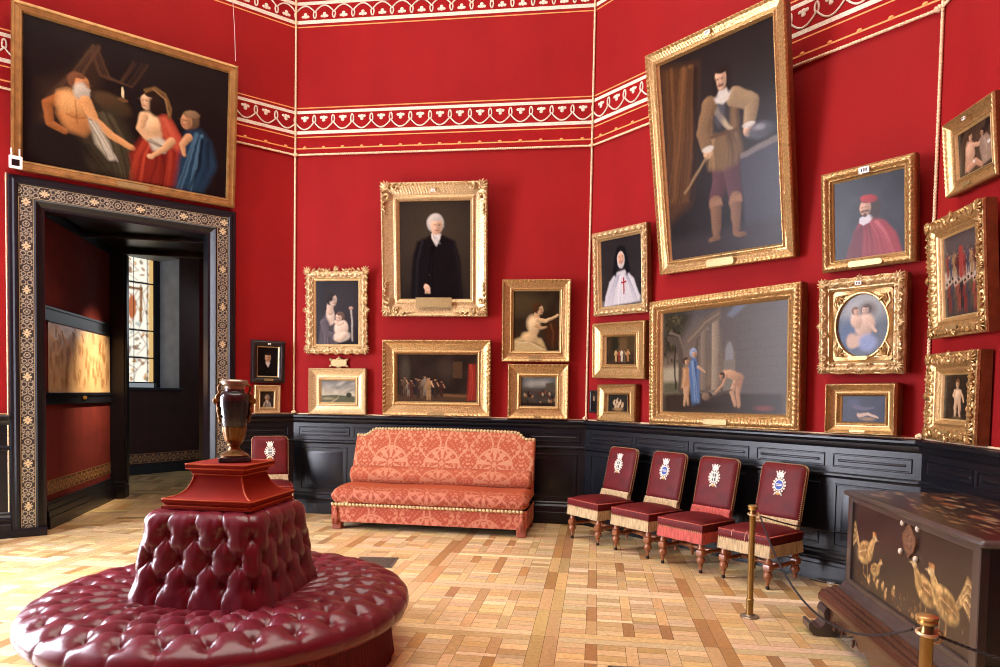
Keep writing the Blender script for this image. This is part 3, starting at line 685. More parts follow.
# ---- canvases (plain generic scenes in the photograph's tones)
FL, FLs, HR = (214,160,112), (232,190,150), (58,38,26)
def c_bedside(w, h):
    p = Paint(w, h, (30,21,20), .0085, 1); p.grad((34,25,23),(24,17,17)); p.mott(.14, 20)
    p.poly([(.05,.92),(.07,.42),(.2,.32),(.31,.1),(.36,.22),(.32,.5),(.2,.6)], (58,40,30), .10, .8); p.folds([(.32,.08),(.22,.34),(.12,.58)], (98,70,48), 8, .006, .5, .06); p.folds([(.31,.12),(.36,.28),(.46,.30),(.53,.12)], (88,60,42), 8, .007, .5, .05); p.folds([(.2,.34),(.12,.5),(.08,.75)], (82,58,42), 6, .006, .5, .04)
    p.el(.40,.47,.13,.07,(74,56,36), rot=18, soft=.4, sh=.4); p.poly([(.28,.5),(.42,.5),(.5,.72),(.52,1),(.2,1),(.22,.8)], (58,50,36), .10); p.folds([(.36,.54),(.43,.75),(.47,1)], (92,82,58), 9, .008, .45, .08); p.folds([(.28,.8),(.34,.9),(.4,1)], (34,28,22), 7, .010, .5, .08)
    p.poly([(.02,.72),(.14,.68),(.26,.78),(.3,1),(.02,1)], (30,25,22), .06)
    p.limb([(.175,.50),(.105,.57),(.115,.70),(.18,.74)], .040, (156,94,50), .022); p.poly([(.155,.47),(.225,.455),(.285,.51),(.31,.66),(.27,.735),(.19,.725),(.15,.62)], (188,126,72), .05)
    p.el(.205,.53,.075,.085,(222,166,104), soft=.8, sh=.5, op=.9); p.el(.25,.55,.06,.06,(214,156,96), soft=.8, sh=.5, op=.8); p.el(.235,.65,.09,.06,(190,128,72), rot=20, soft=.8, sh=.5, op=.8); p.folds([(.2,.6),(.235,.62),(.27,.6)], (122,74,40), 4, .004, .5, .03); p.ln([(.228,.5),(.238,.66)], .004, (128,78,44), op=.7)
    p.head(.248,.375,.068,(206,140,88),(120,76,50),1,.9,(206,198,178)); p.el(.252,.43,.045,.06,(198,188,166), rot=10, soft=.5, sh=.4)
    p.limb([(.275,.49),(.315,.61),(.40,.70),(.50,.755)], .040, (216,156,98), .019); p.el(.525,.77,.03,.016,(220,164,110), rot=24, sh=.4)
    for k in range(4): p.ln([(.53,.765+.008*k),(.56-.006*k,.785+.012*k)], .006, (220,164,110), .004)
    p.poly([(.285,.6),(.33,.62),(.38,.74),(.42,.87),(.39,.88),(.32,.78)], (178,168,142), .03); p.folds([(.3,.62),(.35,.74),(.40,.86)], (108,98,78), 8, .005, .6, .03); p.folds([(.3,.62),(.36,.76),(.41,.87)], (226,218,196), 5, .004, .6, .03)
    p.poly([(.585,.56),(.7,.53),(.765,.72),(.76,.99),(.51,1),(.485,.80)], (132,40,30), .04); p.folds([(.6,.62),(.55,.8),(.53,1)], (190,74,48), 10, .007, .5, .06); p.folds([(.64,.68),(.64,.85),(.62,1)], (78,20,18), 8, .008, .5, .08); p.folds([(.7,.6),(.71,.8),(.7,1)], (170,62,42), 7, .007, .5, .05)
    p.poly([(.555,.48),(.625,.475),(.655,.6),(.625,.69),(.555,.66),(.54,.57)], (222,176,126), .03); p.el(.575,.54,.055,.07,(244,208,160), soft=.8, sh=.45); p.el(.615,.56,.045,.06,(230,186,136), soft=.7, sh=.5); p.limb([(.555,.50),(.535,.60),(.575,.66)], .030, (222,176,128), .02)
    p.poly([(.625,.46),(.685,.45),(.755,.6),(.75,.72),(.69,.68),(.65,.6)], (184,74,52), .03); p.folds([(.65,.48),(.69,.58),(.71,.68)], (214,108,78), 6, .006, .5, .04)
    p.head(.578,.375,.066,(232,190,144),(44,28,20),-1,1.); p.el(.615,.40,.05,.075,(40,26,20), soft=.4, sh=.4); p.ln([(.56,.305),(.61,.27),(.66,.30),(.69,.40),(.685,.47)], .013, (120,88,52), .009); p.folds([(.6,.285),(.66,.33),(.68,.45)], (170,130,80), 3, .004, .6, .012)
    p.poly([(.575,.66),(.64,.63),(.69,.66),(.66,.74),(.6,.74)], (206,196,172), .03); p.folds([(.58,.67),(.64,.70),(.69,.69)], (118,104,84), 6, .004, .6, .03); p.limb([(.70,.64),(.66,.71),(.605,.775)], .028, (214,166,116), .015); p.el(.59,.79,.024,.022,(224,178,130), sh=.4)
    p.poly([(.775,.53),(.85,.5),(.91,.58),(.945,.76),(.87,1),(.715,1),(.735,.78)], (34,58,80), .05); p.folds([(.84,.54),(.8,.76),(.76,1)], (88,128,152), 10, .006, .5, .07); p.folds([(.88,.58),(.87,.8),(.82,1)], (16,26,38), 8, .009, .6, .06)
    p.head(.785,.455,.062,(202,148,104),(108,84,60),-1,1.05); p.el(.805,.40,.055,.03,(146,116,84), rot=-8, soft=.4, sh=.4); p.limb([(.79,.58),(.755,.65),(.765,.72)], .028, (208,156,110), .014); p.el(.45,.365,.009,.04,(250,230,176)); p.el(.45,.42,.035,.014,(110,76,46)); return p
def portrait(bg, coat, skin=FLs, hair=HR, collar=None, hx=.5, hy=.27, hs=.11, bw=.36, side=0, halo=None, hands=None, seed=3, px=.008, lapel=None):
    def f(w, h):
        p = Paint(w, h, bg, px, seed); a = w/h; p.mott(.2, 14); s = hs
        if halo: p.el(hx, hy+.06, .36, .40, halo, soft=1.7, op=.8)
        W_ = bw/a*.75; sy = hy+1.85*s
        p.poly([(hx-.45*s/a,hy+1.0*s),(hx+.45*s/a,hy+1.0*s),(hx+W_*.8,sy),(hx+W_,sy+.16),(hx+W_*1.15,1.02),(hx-W_*1.15,1.02),(hx-W_,sy+.16),(hx-W_*.8,sy)], coat, .03)
        hi = tuple(min(255, c*1.7+8) for c in coat); lo = tuple(c*.5 for c in coat)
        p.folds([(hx-W_*.6,sy),(hx-W_*.8,sy+.2),(hx-W_*.9,.98)], hi, 5, .010, .4, .05); p.folds([(hx+W_*.7,sy+.02),(hx+W_*.85,sy+.25),(hx+W_*.9,.98)], hi, 4, .010, .25, .05); p.folds([(hx-W_*.2,sy+.05),(hx-W_*.3,sy+.3),(hx-W_*.3,.98)], lo, 5, .012, .5, .12)
        p.limb([(hx,hy+.6*s),(hx,hy+1.35*s)], .42*s, skin, .5*s)
        if collar: p.poly([(hx-.55*s/a,hy+1.05*s),(hx+.55*s/a,hy+1.05*s),(hx+.40*s/a,hy+1.7*s),(hx+.05*s/a,hy+2.4*s),(hx-.35*s/a,hy+1.7*s)], collar, .02); p.folds([(hx-.2*s/a,hy+1.2*s),(hx,hy+1.7*s),(hx+.03,hy+2.2*s)], tuple(c*.72 for c in collar), 5, .004, .6, .05)
        if lapel:
            for q in (-1,1): p.ln([(hx+q*.5*s/a,hy+1.2*s),(hx+.04,hy+3.2*s)], .008, lapel, .004)
        p.head(hx, hy, s, skin, hair, side)
        for q in hands or (): p.el(q[0], q[1], .042, .030, skin, rot=q[2], soft=.3, sh=.4); [p.ln([(q[0]-.02+.016*k,q[1]+.01),(q[0]-.025+.022*k,q[1]+.055)], .008, skin, .005) for k in range(4)]
        return p
    return f
def c_mother(w, h):
    p = Paint(w, h, (36,33,36), .007, 4); p.mott(.2, 12); p.el(.75,.3,.3,.4,(52,48,50), soft=1)
    p.poly([(.12,.62),(.24,.5),(.42,.5),(.5,.64),(.52,1.02),(.04,1.02)], (84,74,78), .04); p.folds([(.18,.62),(.22,.8),(.24,1)], (124,112,114), 7, .008, .5, .08); p.folds([(.34,.66),(.36,.85),(.36,1)], (48,42,48), 6, .010, .5, .08)
    p.poly([(.25,.5),(.33,.44),(.42,.5),(.43,.66),(.33,.7)], (212,186,162), .04); p.el(.34,.54,.06,.09,(228,204,180), soft=.8, sh=.45); p.limb([(.34,.36),(.33,.48)], .055, (206,178,154), .06)
    p.head(.375,.29,.095,(220,192,168),(44,34,30),.9,1.05); p.el(.31,.25,.07,.085,(40,31,28), soft=.4, sh=.4)
    p.limb([(.18,.66),(.26,.84),(.46,.86)], .06, (92,82,86), .04); p.el(.5,.86,.05,.035,(214,188,164), sh=.4)
    p.el(.60,.75,.115,.135,(222,196,172), rot=10, soft=.25, sh=.5); p.el(.62,.88,.14,.08,(206,190,170), rot=-12, soft=.4, sh=.4); p.head(.555,.575,.075,(222,190,164),(104,80,62),-.8); p.limb([(.62,.66),(.52,.68),(.46,.64)], .034, (224,194,168), .022); p.limb([(.66,.86),(.56,.93),(.48,.92)], .05, (216,188,162), .03)
    p.folds([(.83,.42),(.85,.62),(.86,.94)], (176,168,158), 7, .010, .8, .03); p.el(.83,.43,.035,.025,(190,152,128), sh=.4); return p
def c_sketchsea(w, h):
    p = Paint(w, h, (150,146,134), .006, 5); p.grad((120,124,122),(196,186,160),0,.62); p.mott(.2,10)
    for k in range(9): p.el(p.rng.uniform(0,1), p.rng.uniform(.05,.5), .22, .06, ((196,190,174),(92,96,96))[k % 2], rot=-20, soft=1, op=.5)
    p.poly([(0,.7),(.4,.66),(1,.72),(1,1),(0,1)], (92,94,70), .05); p.el(.82,.66,.14,.12,(54,58,42), soft=.4); p.el(.2,.84,.3,.06,(150,140,104), soft=1); p.ln([(.3,1),(.5,.8),(.5,.7)], .03, (176,160,120), .01); return p
def c_interior(w, h):
    p = Paint(w, h, (44,34,28), .0085, 6); p.mott(.3,12); p.poly([(0,.86),(1,.82),(1,1),(0,1)], (76,56,40), .05); p.el(.1,.35,.1,.3,(70,62,50), soft=.8)
    for k in range(11):
        x = .06+.042*k+p.rng.uniform(-.01,.01); p.person(x, .86+p.rng.uniform(-.04,.08), .38+p.rng.uniform(-.06,.08), (186,140,104), ((54,40,32),(90,70,52),(120,108,92),(74,44,36),(36,34,40))[k % 5])
    p.person(.4,.96,.5,(206,164,124),(150,116,78)); p.person(.56,.9,.36,(180,130,96),(60,36,30)); p.ln([(.6,.86),(.86,.88)], .03, (112,80,52)); p.poly([(.9,.2),(.99,.2),(1,.95),(.88,.98)], (140,46,36), .05); p.folds([(.93,.2),(.94,.6),(.92,.95)], (190,80,56), 5, .008, .5, .03)
    p.el(.62,.3,.16,.2,(62,50,40), soft=.8); p.poly([(.7,.15),(.82,.15),(.82,.5),(.7,.5)], (78,56,38), .02); return p
def c_reach(w, h):
    p = Paint(w, h, (48,38,26), .007, 7); p.mott(.3,12); p.el(.1,.2,.4,.2,(72,60,38), soft=1); p.poly([(0,.82),(.3,.72),(.62,.8),(.75,1.02),(0,1.02)], (196,170,116), .05); p.folds([(.06,.86),(.36,.82),(.66,.96)], (138,110,66), 8, .007, .5, .08); p.folds([(.06,.86),(.36,.86),(.66,.98)], (226,206,158), 6, .006, .5, .06)
    p.poly([(.36,.5),(.44,.42),(.55,.44),(.56,.6),(.5,.78),(.36,.86),(.24,.82),(.34,.66)], (206,172,120), .04); p.el(.44,.56,.1,.14,(228,198,148), rot=-10, soft=.8, sh=.4); p.el(.36,.78,.13,.08,(214,182,130), rot=20, soft=.7, sh=.45)
    p.limb([(.50,.38),(.53,.47)], .04, (204,166,118)); p.limb([(.52,.48),(.70,.50),(.84,.46),(.97,.40)], .040, (214,180,130), .018); p.limb([(.5,.58),(.62,.62),(.72,.60)], .034, (190,152,106), .018)
    p.head(.555,.30,.082,(216,178,132),(78,50,28),.9); p.el(.49,.27,.06,.085,(72,46,26), soft=.5, sh=.3); p.el(.86,.72,.12,.22,(66,38,22), soft=.7); p.folds([(.8,.55),(.86,.7),(.84,.95)], (104,66,38), 5, .010, .4, .06); return p
def c_skirmish(w, h):
    p = Paint(w, h, (62,58,50), .0065, 8); p.grad((112,116,112),(70,62,52),0,.5); p.el(.5,.22,.4,.12,(150,148,136), soft=1); p.mott(.3,8)
    for k in range(26): p.el(p.rng.uniform(.02,.98), p.rng.uniform(.5,.92), .035, .06, ((150,104,66),(40,32,28),(168,150,120),(96,50,40),(60,64,68))[k % 5], rot=p.rng.uniform(-30,30), soft=.5)
    p.poly([(0,.88),(1,.9),(1,1),(0,1)], (44,34,26), .06); p.poly([(.72,.2),(.95,.16),(1,.5),(.7,.48)], (84,78,64), .05); return p
def c_nun(w, h):
    p = Paint(w, h, (44,39,40), .0065, 9); p.mott(.2,14); p.poly([(0,.92),(1,.87),(1,1.02),(0,1.02)], (112,104,98), .03)
    p.poly([(.38,.5),(.62,.48),(.80,.62),(.95,.9),(.94,.96),(.06,1),(.10,.84),(.20,.64)], (206,203,206), .03); p.folds([(.42,.54),(.28,.74),(.18,.98)], (150,150,166), 9, .008, .5, .12); p.folds([(.62,.54),(.74,.72),(.86,.95)], (146,146,162), 8, .008, .5, .08); p.folds([(.5,.56),(.46,.78),(.44,.98)], (240,238,236), 6, .008, .5, .12)
    p.poly([(.39,.14),(.5,.10),(.61,.14),(.68,.3),(.73,.5),(.64,.57),(.58,.44),(.42,.44),(.36,.57),(.27,.5),(.33,.3)], (20,18,22), .03); p.el(.5,.325,.075,.125,(214,206,202), soft=.2, sh=.3)
    p.el(.5,.30,.062,.09,(218,170,140), soft=.2, sh=.4)
    for s in (-1,1): p.el(.5+s*.036,.285,.011,.007,(52,34,30), soft=.6); p.ln([(.5+s*.056,.268),(.5+s*.018,.265)], .003, (110,80,64))
    p.ln([(.5,.285),(.492,.33)], .005, (174,124,100)); p.ln([(.472,.352),(.528,.352)], .005, (150,76,68)); p.ln([(.56,.6),(.56,.83)], .013, (160,34,32)); p.ln([(.505,.665),(.615,.66)], .013, (160,34,32)); return p
def c_dance(w, h):
    p = Paint(w, h, (58,44,30), .0065, 10); p.mott(.35,9); p.el(.6,.3,.5,.3,(112,84,50), soft=1, op=.7); p.el(.3,.28,.2,.3,(40,36,24), soft=.7); p.el(.85,.3,.16,.3,(74,58,34), soft=.6)
    for k, x in enumerate((.34,.46,.55,.64,.76)): p.person(x, .86+.03*(k % 2), .42, (214,170,122), ((196,160,104),(142,58,44),(206,196,170),(96,80,60),(170,120,70))[k])
    return p
def c_cupids(w, h):
    p = Paint(w, h, (44,40,34), .006, 11); p.mott(.3,9)
    for x, y in ((.3,.5),(.45,.42),(.6,.5),(.52,.66),(.72,.64),(.38,.7)): p.el(x, y, .08, .12, (206,178,140), rot=p.rng.uniform(-40,40), soft=.5); p.el(x+.03, y-.14, .045, .05, (214,180,140))
    p.el(.5,.82,.34,.08,(150,118,80), soft=.8); return p
def c_standing(w, h):
    p = Paint(w, h, (40,32,29), .0085, 12); p.mott(.2, 20); p.grad((44,35,31),(32,29,34),.3,1,.5)
    p.poly([(0,.03),(.36,.08),(.30,.4),(.22,.72),(0,.8)], (84,54,31), .06, .85); p.folds([(.26,.08),(.2,.4),(.1,.7)], (128,86,50), 12, .007, .45, .14); p.folds([(.3,.1),(.26,.4),(.16,.7)], (42,27,20), 10, .008, .5, .1); p.folds([(.1,.06),(.08,.4),(.04,.7)], (110,72,42), 6, .007, .4, .08)
    p.poly([(.67,.56),(1.02,.52),(1.02,.94),(.71,.96)], (60,58,68), .02); p.poly([(.66,.55),(1.02,.505),(1.02,.535),(.67,.575)], (112,102,98), .01); p.poly([(0,.9),(1,.87),(1,1.02),(0,1.02)], (56,48,50), .06)
    for sd, x, x2 in ((-1,.50,.455),(1,.61,.625)): p.limb([(x,.55),(x+.004,.64),(x2,.745)], .052, (84,52,58), .038); p.limb([(x2,.75),(x2-.004,.84),(x2-.01,.905)], .034, (120,88,66), .020); p.el(x2+.028*sd,.922,.038,.013,(116,84,60), rot=8*sd, sh=.4); p.poly([(x2-.045,.735),(x2+.045,.735),(x2+.055,.765),(x2-.055,.765)], (146,110,84), .012)
    p.poly([(.42,.29),(.48,.262),(.62,.258),(.69,.29),(.68,.44),(.70,.53),(.66,.59),(.54,.605),(.40,.585),(.39,.5),(.42,.42)], (116,90,60), .03); p.folds([(.45,.44),(.43,.5),(.42,.58)], (158,126,86), 6, .006, .5, .04); p.folds([(.6,.44),(.63,.52),(.63,.59)], (76,57,38), 7, .007, .5, .07)
    p.poly([(.475,.275),(.62,.27),(.625,.42),(.54,.44),(.46,.42)], (52,47,47), .02); p.ln([(.46,.28),(.62,.43)], .012, (176,158,128)); p.el(.53,.32,.03,.07,(92,90,94), soft=.8, op=.7); p.ln([(.43,.435),(.67,.44)], .008, (90,62,40))
    p.limb([(.44,.29),(.375,.40),(.40,.49)], .044, (126,98,68), .030); p.limb([(.66,.285),(.80,.335),(.765,.44)], .044, (150,126,94), .030); p.el(.755,.455,.022,.026,(214,170,134), sh=.4); p.el(.405,.505,.028,.022,(206,164,124), sh=.4); p.el(.405,.485,.034,.016,(206,198,182)); p.el(.765,.432,.032,.014,(206,198,182))
    p.poly([(.485,.262),(.53,.232),(.60,.228),(.64,.256),(.61,.285),(.55,.30),(.50,.288)], (206,199,186), .012); p.head(.557,.185,.048,(220,176,142),(38,26,21),-.35,1.15); p.el(.495,.215,.016,.045,(38,26,21), soft=.5); p.el(.622,.212,.016,.045,(38,26,21), soft=.5); p.ln([(.535,.213),(.565,.213)], .004, (66,42,32))
    p.ln([(.40,.515),(.17,.665)], .005, (160,130,90)); p.el(.86,.47,.075,.035,(78,78,84), soft=.5, sh=.5); p.el(.85,.455,.03,.012,(150,150,154), soft=.9, op=.7); return p
def c_ruins(w, h):
    p = Paint(w, h, (98,84,72), .0075, 13); p.grad((96,90,88),(128,108,86),0,.7); p.mott(.14,20); p.poly([(0,.78),(1,.76),(1,1.02),(0,1.02)], (62,47,36), .1); p.poly([(0,.56),(.2,.53),(.2,.78),(0,.8)], (184,172,142), .06); p.poly([(0,.70),(.2,.69),(.2,.8),(0,.82)], (100,96,70), .05)
    p.poly([(0,0),(.2,0),(.26,.06),(.2,.2),(.12,.4),(0,.45)], (62,54,36), .10)
    for k in range(60): p.el(p.rng.uniform(0,.17), p.rng.uniform(.06,.5), .022, .014, ((84,76,48),(46,40,26),(102,92,60))[k%3], rot=p.rng.uniform(0,90), soft=.6, op=.7)
    p.ln([(.12,.76),(.105,.5),(.12,.34)], .010, (48,38,26)); p.ln([(.17,.78),(.165,.42),(.13,.30),(.06,.27)], .032, (92,78,66)); p.ln([(.2,.78),(.195,.40),(.15,.25),(.06,.21)], .012, (120,104,88))
    for x, ww, y0, c in ((.30,.022,.28,(104,90,76)),(.365,.034,.20,(132,116,98)),(.462,.040,.10,(158,140,116))): p.ln([(x,y0),(x,.79)], ww, c, sh=.5); p.ln([(x-.035,y0),(x+.035,y0)], .014, c); p.ln([(x-.04,.79),(x+.04,.79)], .014, tuple(q*.8 for q in c))
    p.poly([(.22,.28),(.34,.12),(.52,.0),(.53,.09),(.38,.19),(.24,.36)], (116,100,84), .015); p.ln([(.23,.31),(.37,.15),(.52,.05)], .007, (150,132,110)); p.poly([(.5,0),(1.02,0),(1.02,.82),(.53,.80),(.53,.42),(.56,.33),(.6,.36),(.62,.44),(.62,.79),(.54,.8)], (100,90,84), .03); p.el(.575,.46,.042,.12,(140,138,136), soft=.2); p.poly([(.53,.5),(.62,.5),(.62,.79),(.53,.79)], (128,120,104), .02); p.poly([(.62,.0),(.72,.0),(.6,.12),(.55,.1)], (120,128,140), .03)
    for k in range(9): p.ln([(.64,.1+.08*k),(1,.06+.085*k)], .002, (74,66,62), op=.5)
    for k in range(16): x = p.rng.uniform(.64,.98); y = .1+.08*p.rng.integers(0,8); p.ln([(x,y),(x,y+.08)], .002, (74,66,62), op=.5)
    # two draped figures at the left, one bending labourer at the centre
    p.limb([(.205,.72),(.21,.82),(.20,.92)], .024, (206,164,122), .014); p.limb([(.235,.72),(.225,.83),(.235,.92)], .022, (196,152,112), .013); p.poly([(.18,.56),(.245,.55),(.255,.72),(.17,.76)], (190,142,96), .02); p.folds([(.2,.58),(.2,.66),(.19,.74)], (226,186,136), 4, .004, .6, .02); p.limb([(.245,.58),(.29,.63)], .016, (206,164,122), .010); p.head(.215,.50,.036,(208,166,124),(70,46,30),.8)
    p.poly([(.235,.55),(.265,.47),(.30,.47),(.33,.6),(.335,.9),(.27,.93),(.25,.75)], (92,122,164), .02); p.folds([(.285,.5),(.29,.7),(.29,.92)], (58,82,124), 6, .005, .6, .035); p.folds([(.27,.5),(.29,.66),(.31,.9)], (156,180,208), 5, .004, .6, .03); p.head(.282,.43,.038,(210,170,132),(150,168,192),.7,1.15); p.limb([(.32,.56),(.375,.61)], .015, (206,166,126), .009)
    p.limb([(.655,.70),(.645,.82),(.655,.93)], .030, (190,144,106), .016); p.limb([(.63,.70),(.60,.80),(.625,.92)], .030, (200,154,114), .016); p.poly([(.655,.62),(.69,.66),(.67,.76),(.61,.74)], (176,128,96), .02); p.el(.60,.645,.105,.042,(200,154,114), rot=16, soft=.3, sh=.5); p.limb([(.55,.65),(.53,.73),(.47,.80)], .018, (196,150,112), .010); p.head(.515,.655,.032,(190,142,104),(66,44,30),-.8)
    p.ln([(.39,.86),(.60,.78)], .006, (90,70,50)); p.el(.385,.84,.045,.035,(136,112,86), sh=.5); p.el(.84,.94,.09,.022,(128,66,64), soft=.8); p.el(.4,.92,.2,.03,(44,33,26), soft=1, op=.6); p.C *= .74; return p
def c_oval(w, h):
    p = Paint(w, h, (98,106,118), .006, 14); p.mott(.2,10); p.el(.5,.15,.4,.25,(170,172,170), soft=1); p.el(.25,.65,.22,.25,(70,90,124), soft=.9); p.el(.6,.25,.14,.12,(110,96,84), soft=.8)
    p.el(.55,.5,.15,.19,(212,178,152), rot=20, soft=.3, sh=.5); p.head(.57,.25,.075,(216,178,150),(78,54,40),-.6); p.el(.38,.42,.09,.13,(214,178,150), rot=-20, soft=.4, sh=.45); p.head(.37,.27,.065,(216,176,146),(120,90,60),.7); p.el(.44,.74,.18,.08,(214,178,150), rot=-28, soft=.5); p.el(.6,.78,.14,.14,(136,150,190), soft=.6); p.ln([(.62,.46),(.76,.6)], .03, (216,180,152), .02); p.el(.3,.74,.09,.12,(206,172,146), soft=.5); return p
def c_sleep(w, h):
    p = Paint(w, h, (44,44,66), .006, 15); p.mott(.3,8); p.el(.3,.3,.2,.16,(66,66,96), soft=1); p.ln([(.3,.42),(.55,.5),(.75,.44)], .07, (92,84,104), .03); p.ln([(.42,.72),(.6,.66),(.84,.78)], .07, (206,176,152), .03); p.el(.38,.7,.05,.07,(214,178,150)); p.el(.6,.84,.24,.06,(150,120,84), soft=.8); return p
def c_couple(w, h):
    p = Paint(w, h, (74,56,42), .0065, 16); p.mott(.2,12); p.poly([(0,0),(.22,0),(.1,.25),(0,.5)], (40,32,26), .03); p.poly([(.8,0),(1,0),(1,.4),(.94,.2)], (40,32,26), .03)
    p.poly([(.22,.4),(.34,.3),(.46,.36),(.48,.62),(.36,.9),(.16,.96),(.2,.6)], (190,144,112), .05); p.el(.34,.5,.16,.2,(212,168,136), rot=-10, soft=.8, sh=.45); p.head(.36,.2,.1,(202,154,120),(66,44,30),.9); p.limb([(.42,.4),(.6,.46),(.74,.34)], .055, (204,158,126), .03); p.limb([(.28,.9),(.5,.8),(.66,.94)], .09, (186,140,110), .06)
    p.poly([(.64,.36),(.82,.3),(.98,.5),(.96,.9),(.7,.96),(.62,.6)], (150,124,104), .05); p.folds([(.76,.4),(.8,.6),(.78,.9)], (190,166,146), 6, .012, .5, .1); p.head(.72,.24,.085,(196,148,116),(52,38,30),-.9,1.2); p.el(.84,.16,.09,.12,(44,36,32), soft=.5); p.el(.44,.78,.05,.04,(222,212,200)); p.el(.88,.52,.07,.04,(214,204,190)); return p
def c_assembly(w, h):
    p = Paint(w, h, (66,56,54), .007, 17); p.mott(.2,12); p.poly([(0,.44),(1,.4),(1,.6),(0,.64)], (196,176,156), .06, .8)
    for k in range(9): x = .1+.1*k; p.person(x, .5+.04*(k % 2), .34, (196,150,118), ((120,50,46),(70,66,80),(150,116,78),(90,44,40),(60,50,54))[k % 5])
    for k in range(11): p.person(.06+.09*k, .97-.03*(k % 3), .4, (184,138,108), ((44,36,40),(112,44,40),(60,56,64),(86,70,56),(134,64,52))[k % 5])
    p.el(.5,.12,.5,.12,(88,78,76), soft=1); p.ln([(.5,.2),(.5,.5)], .05, (150,60,54)); return p
def c_child(w, h):
    p = Paint(w, h, (46,37,29), .0065, 18); p.mott(.2,12); p.poly([(.0,.3),(.2,.28),(.2,1),(0,1)], (30,24,21), .05); p.folds([(.1,.3),(.1,.6),(.1,.95)], (66,52,40), 4, .01, .5, .08)
    p.limb([(.47,.58),(.44,.74),(.45,.84)], .07, (208,170,132), .05); p.limb([(.45,.84),(.44,.95)], .045, (204,164,126), .035); p.limb([(.57,.58),(.61,.74),(.60,.84)], .07, (200,160,124), .05); p.limb([(.60,.84),(.62,.94)], .045, (196,156,120), .035)
    p.poly([(.40,.34),(.60,.34),(.63,.5),(.62,.62),(.42,.63),(.38,.5)], (212,174,136), .04); p.el(.5,.45,.10,.13,(228,194,156), soft=.8, sh=.45); p.limb([(.41,.36),(.35,.47),(.46,.53)], .04, (214,176,138), .026); p.limb([(.6,.36),(.69,.48),(.74,.6)], .04, (208,168,130), .026)
    p.head(.50,.2,.085,(222,180,140),(112,74,42),-.3,1.08); p.el(.5,.97,.2,.035,(98,80,56), soft=.7); return p
G = 'framed old paintings hung on the red walls'
def sc(f, n): return lambda s: f(s)

# left wall
picture('very large dark bedside scene with three figures, hung above the open doorway', 'A', 1.81, 3.602, 2.101, 1.573, 3.3, -.4, .08, P_flat(.098,.022,.016), c_bedside, .098, M_ochre, .016, slip=.02, name_plate=(.30,.05,.035), group=G, step=.2)
picture('small black framed head of a pale man on dark ground, right of the doorway', 'A', 3.265, 1.593, .406, .508, 1.9, 0, .05, P_ogee(.082,.02), portrait((26,22,22),(18,16,18),(206,168,130),(30,24,22),(210,204,196),.5,.34,.15,.36,px=.006), .084, M_ebony, .014, slip=.014, name_plate=(.11,.026,.04), tagw=.035, group=G, step=.1, side_mat=M_ebony)
picture('smallest gilt frame under the little black frame, holding a small pale sitting figure', 'A', 3.256, 1.223, .313, .345, 2.2, 0, .06, P_cove(.078,.016), portrait((58,48,40),(150,140,128),(200,164,132),(150,140,130),(220,214,204),.5,.4,.16,.34,px=.005), .078, M_pale, .016, slip=.012, group=G, step=.1)
# back wall
picture('ornate open-carved gilt frame with a seated mother holding a baby in grey tones', 'B', .577, 1.965, .76, .99, 1.2, .2, .07, P_ogee(.105,.026), c_mother, .115, M_pale, .014, carves=[(.01,.08,.012,.09,'scroll')], edge=(5,.014,lambda t: .5+.5*math.cos(2*PI*t*6)), slip=.03, orn=rococo(.84,1.05,.15), orn_mat=M_pale, group=G)
picture('small stormy landscape in a wide plain pale gilt frame, left of the sofa back', 'B', .593, 1.224, .731, .565, 0, .3, .07, P_cove(.15,.026,-.004), c_sketchsea, .152, M_pale, .02, carves=[(0,.02,.004,.03,'bead')], slip=.016, name_plate=(.09,.02,.03), group=G, step=.02)
picture('tall portrait of a white haired sitter in black, big pale label on frame', 'B', 1.791, 2.412, 1.267, 1.54, 5.8, -.2, .08, P_cove(.21,.045,0), portrait((40,33,28),(17,15,17),(226,184,150),(196,190,178),(222,216,206),.52,.24,.088,.33,.3,(70,60,46),((.38,.87,60),),seed=19), (.212,.205,.212,.19), M_pale, .024, carves=[(0,.035,.010,.045,'leaf'),(.05,.13,.006,.034,'scroll'),(.155,.185,.007,.022,'bead')], slip=.016, orn=rococo(1.29,1.56,.19,mids=False,y=-.042), name_plate=(.43,.115,.165), tagw=.05, group=G)
picture('wide dark interior crowded with small figures, in rope-edged gilt frame above the sofa', 'B', 1.825, 1.232, 1.313, .905, 2.0, .2, .08, P_cove(.172,.034,0), c_interior, .174, M_gilt, .024, carves=[(0,.04,.014,.05,'rope'),(.05,.12,.006,.028,'scroll')], slip=.02, name_plate=(.20,.03,.03), group=G)
picture('bare figure reaching sideways, upright gilt frame above a small battle piece', 'B', 2.999, 1.889, .799, .953, 2.3, .1, .07, P_cove(.132,.028,0), c_reach, .134, M_gilt, .022, carves=[(0,.03,.011,.05,'leaf'),(.04,.09,.005,.024,'scroll')], slip=.014, name_plate=(.15,.035,.05), group=G)
picture('small dark battle scene in a deep gilt frame directly below the bare reaching figure', 'B', 3.037, 1.222, .714, .645, -1.0, .4, .07, P_cove(.155,.03,0), c_skirmish, .156, M_gilt, .022, carves=[(0,.035,.010,.05,'leaf'),(.045,.11,.005,.026,'scroll')], slip=.016, name_plate=(.09,.02,.03), group=G)
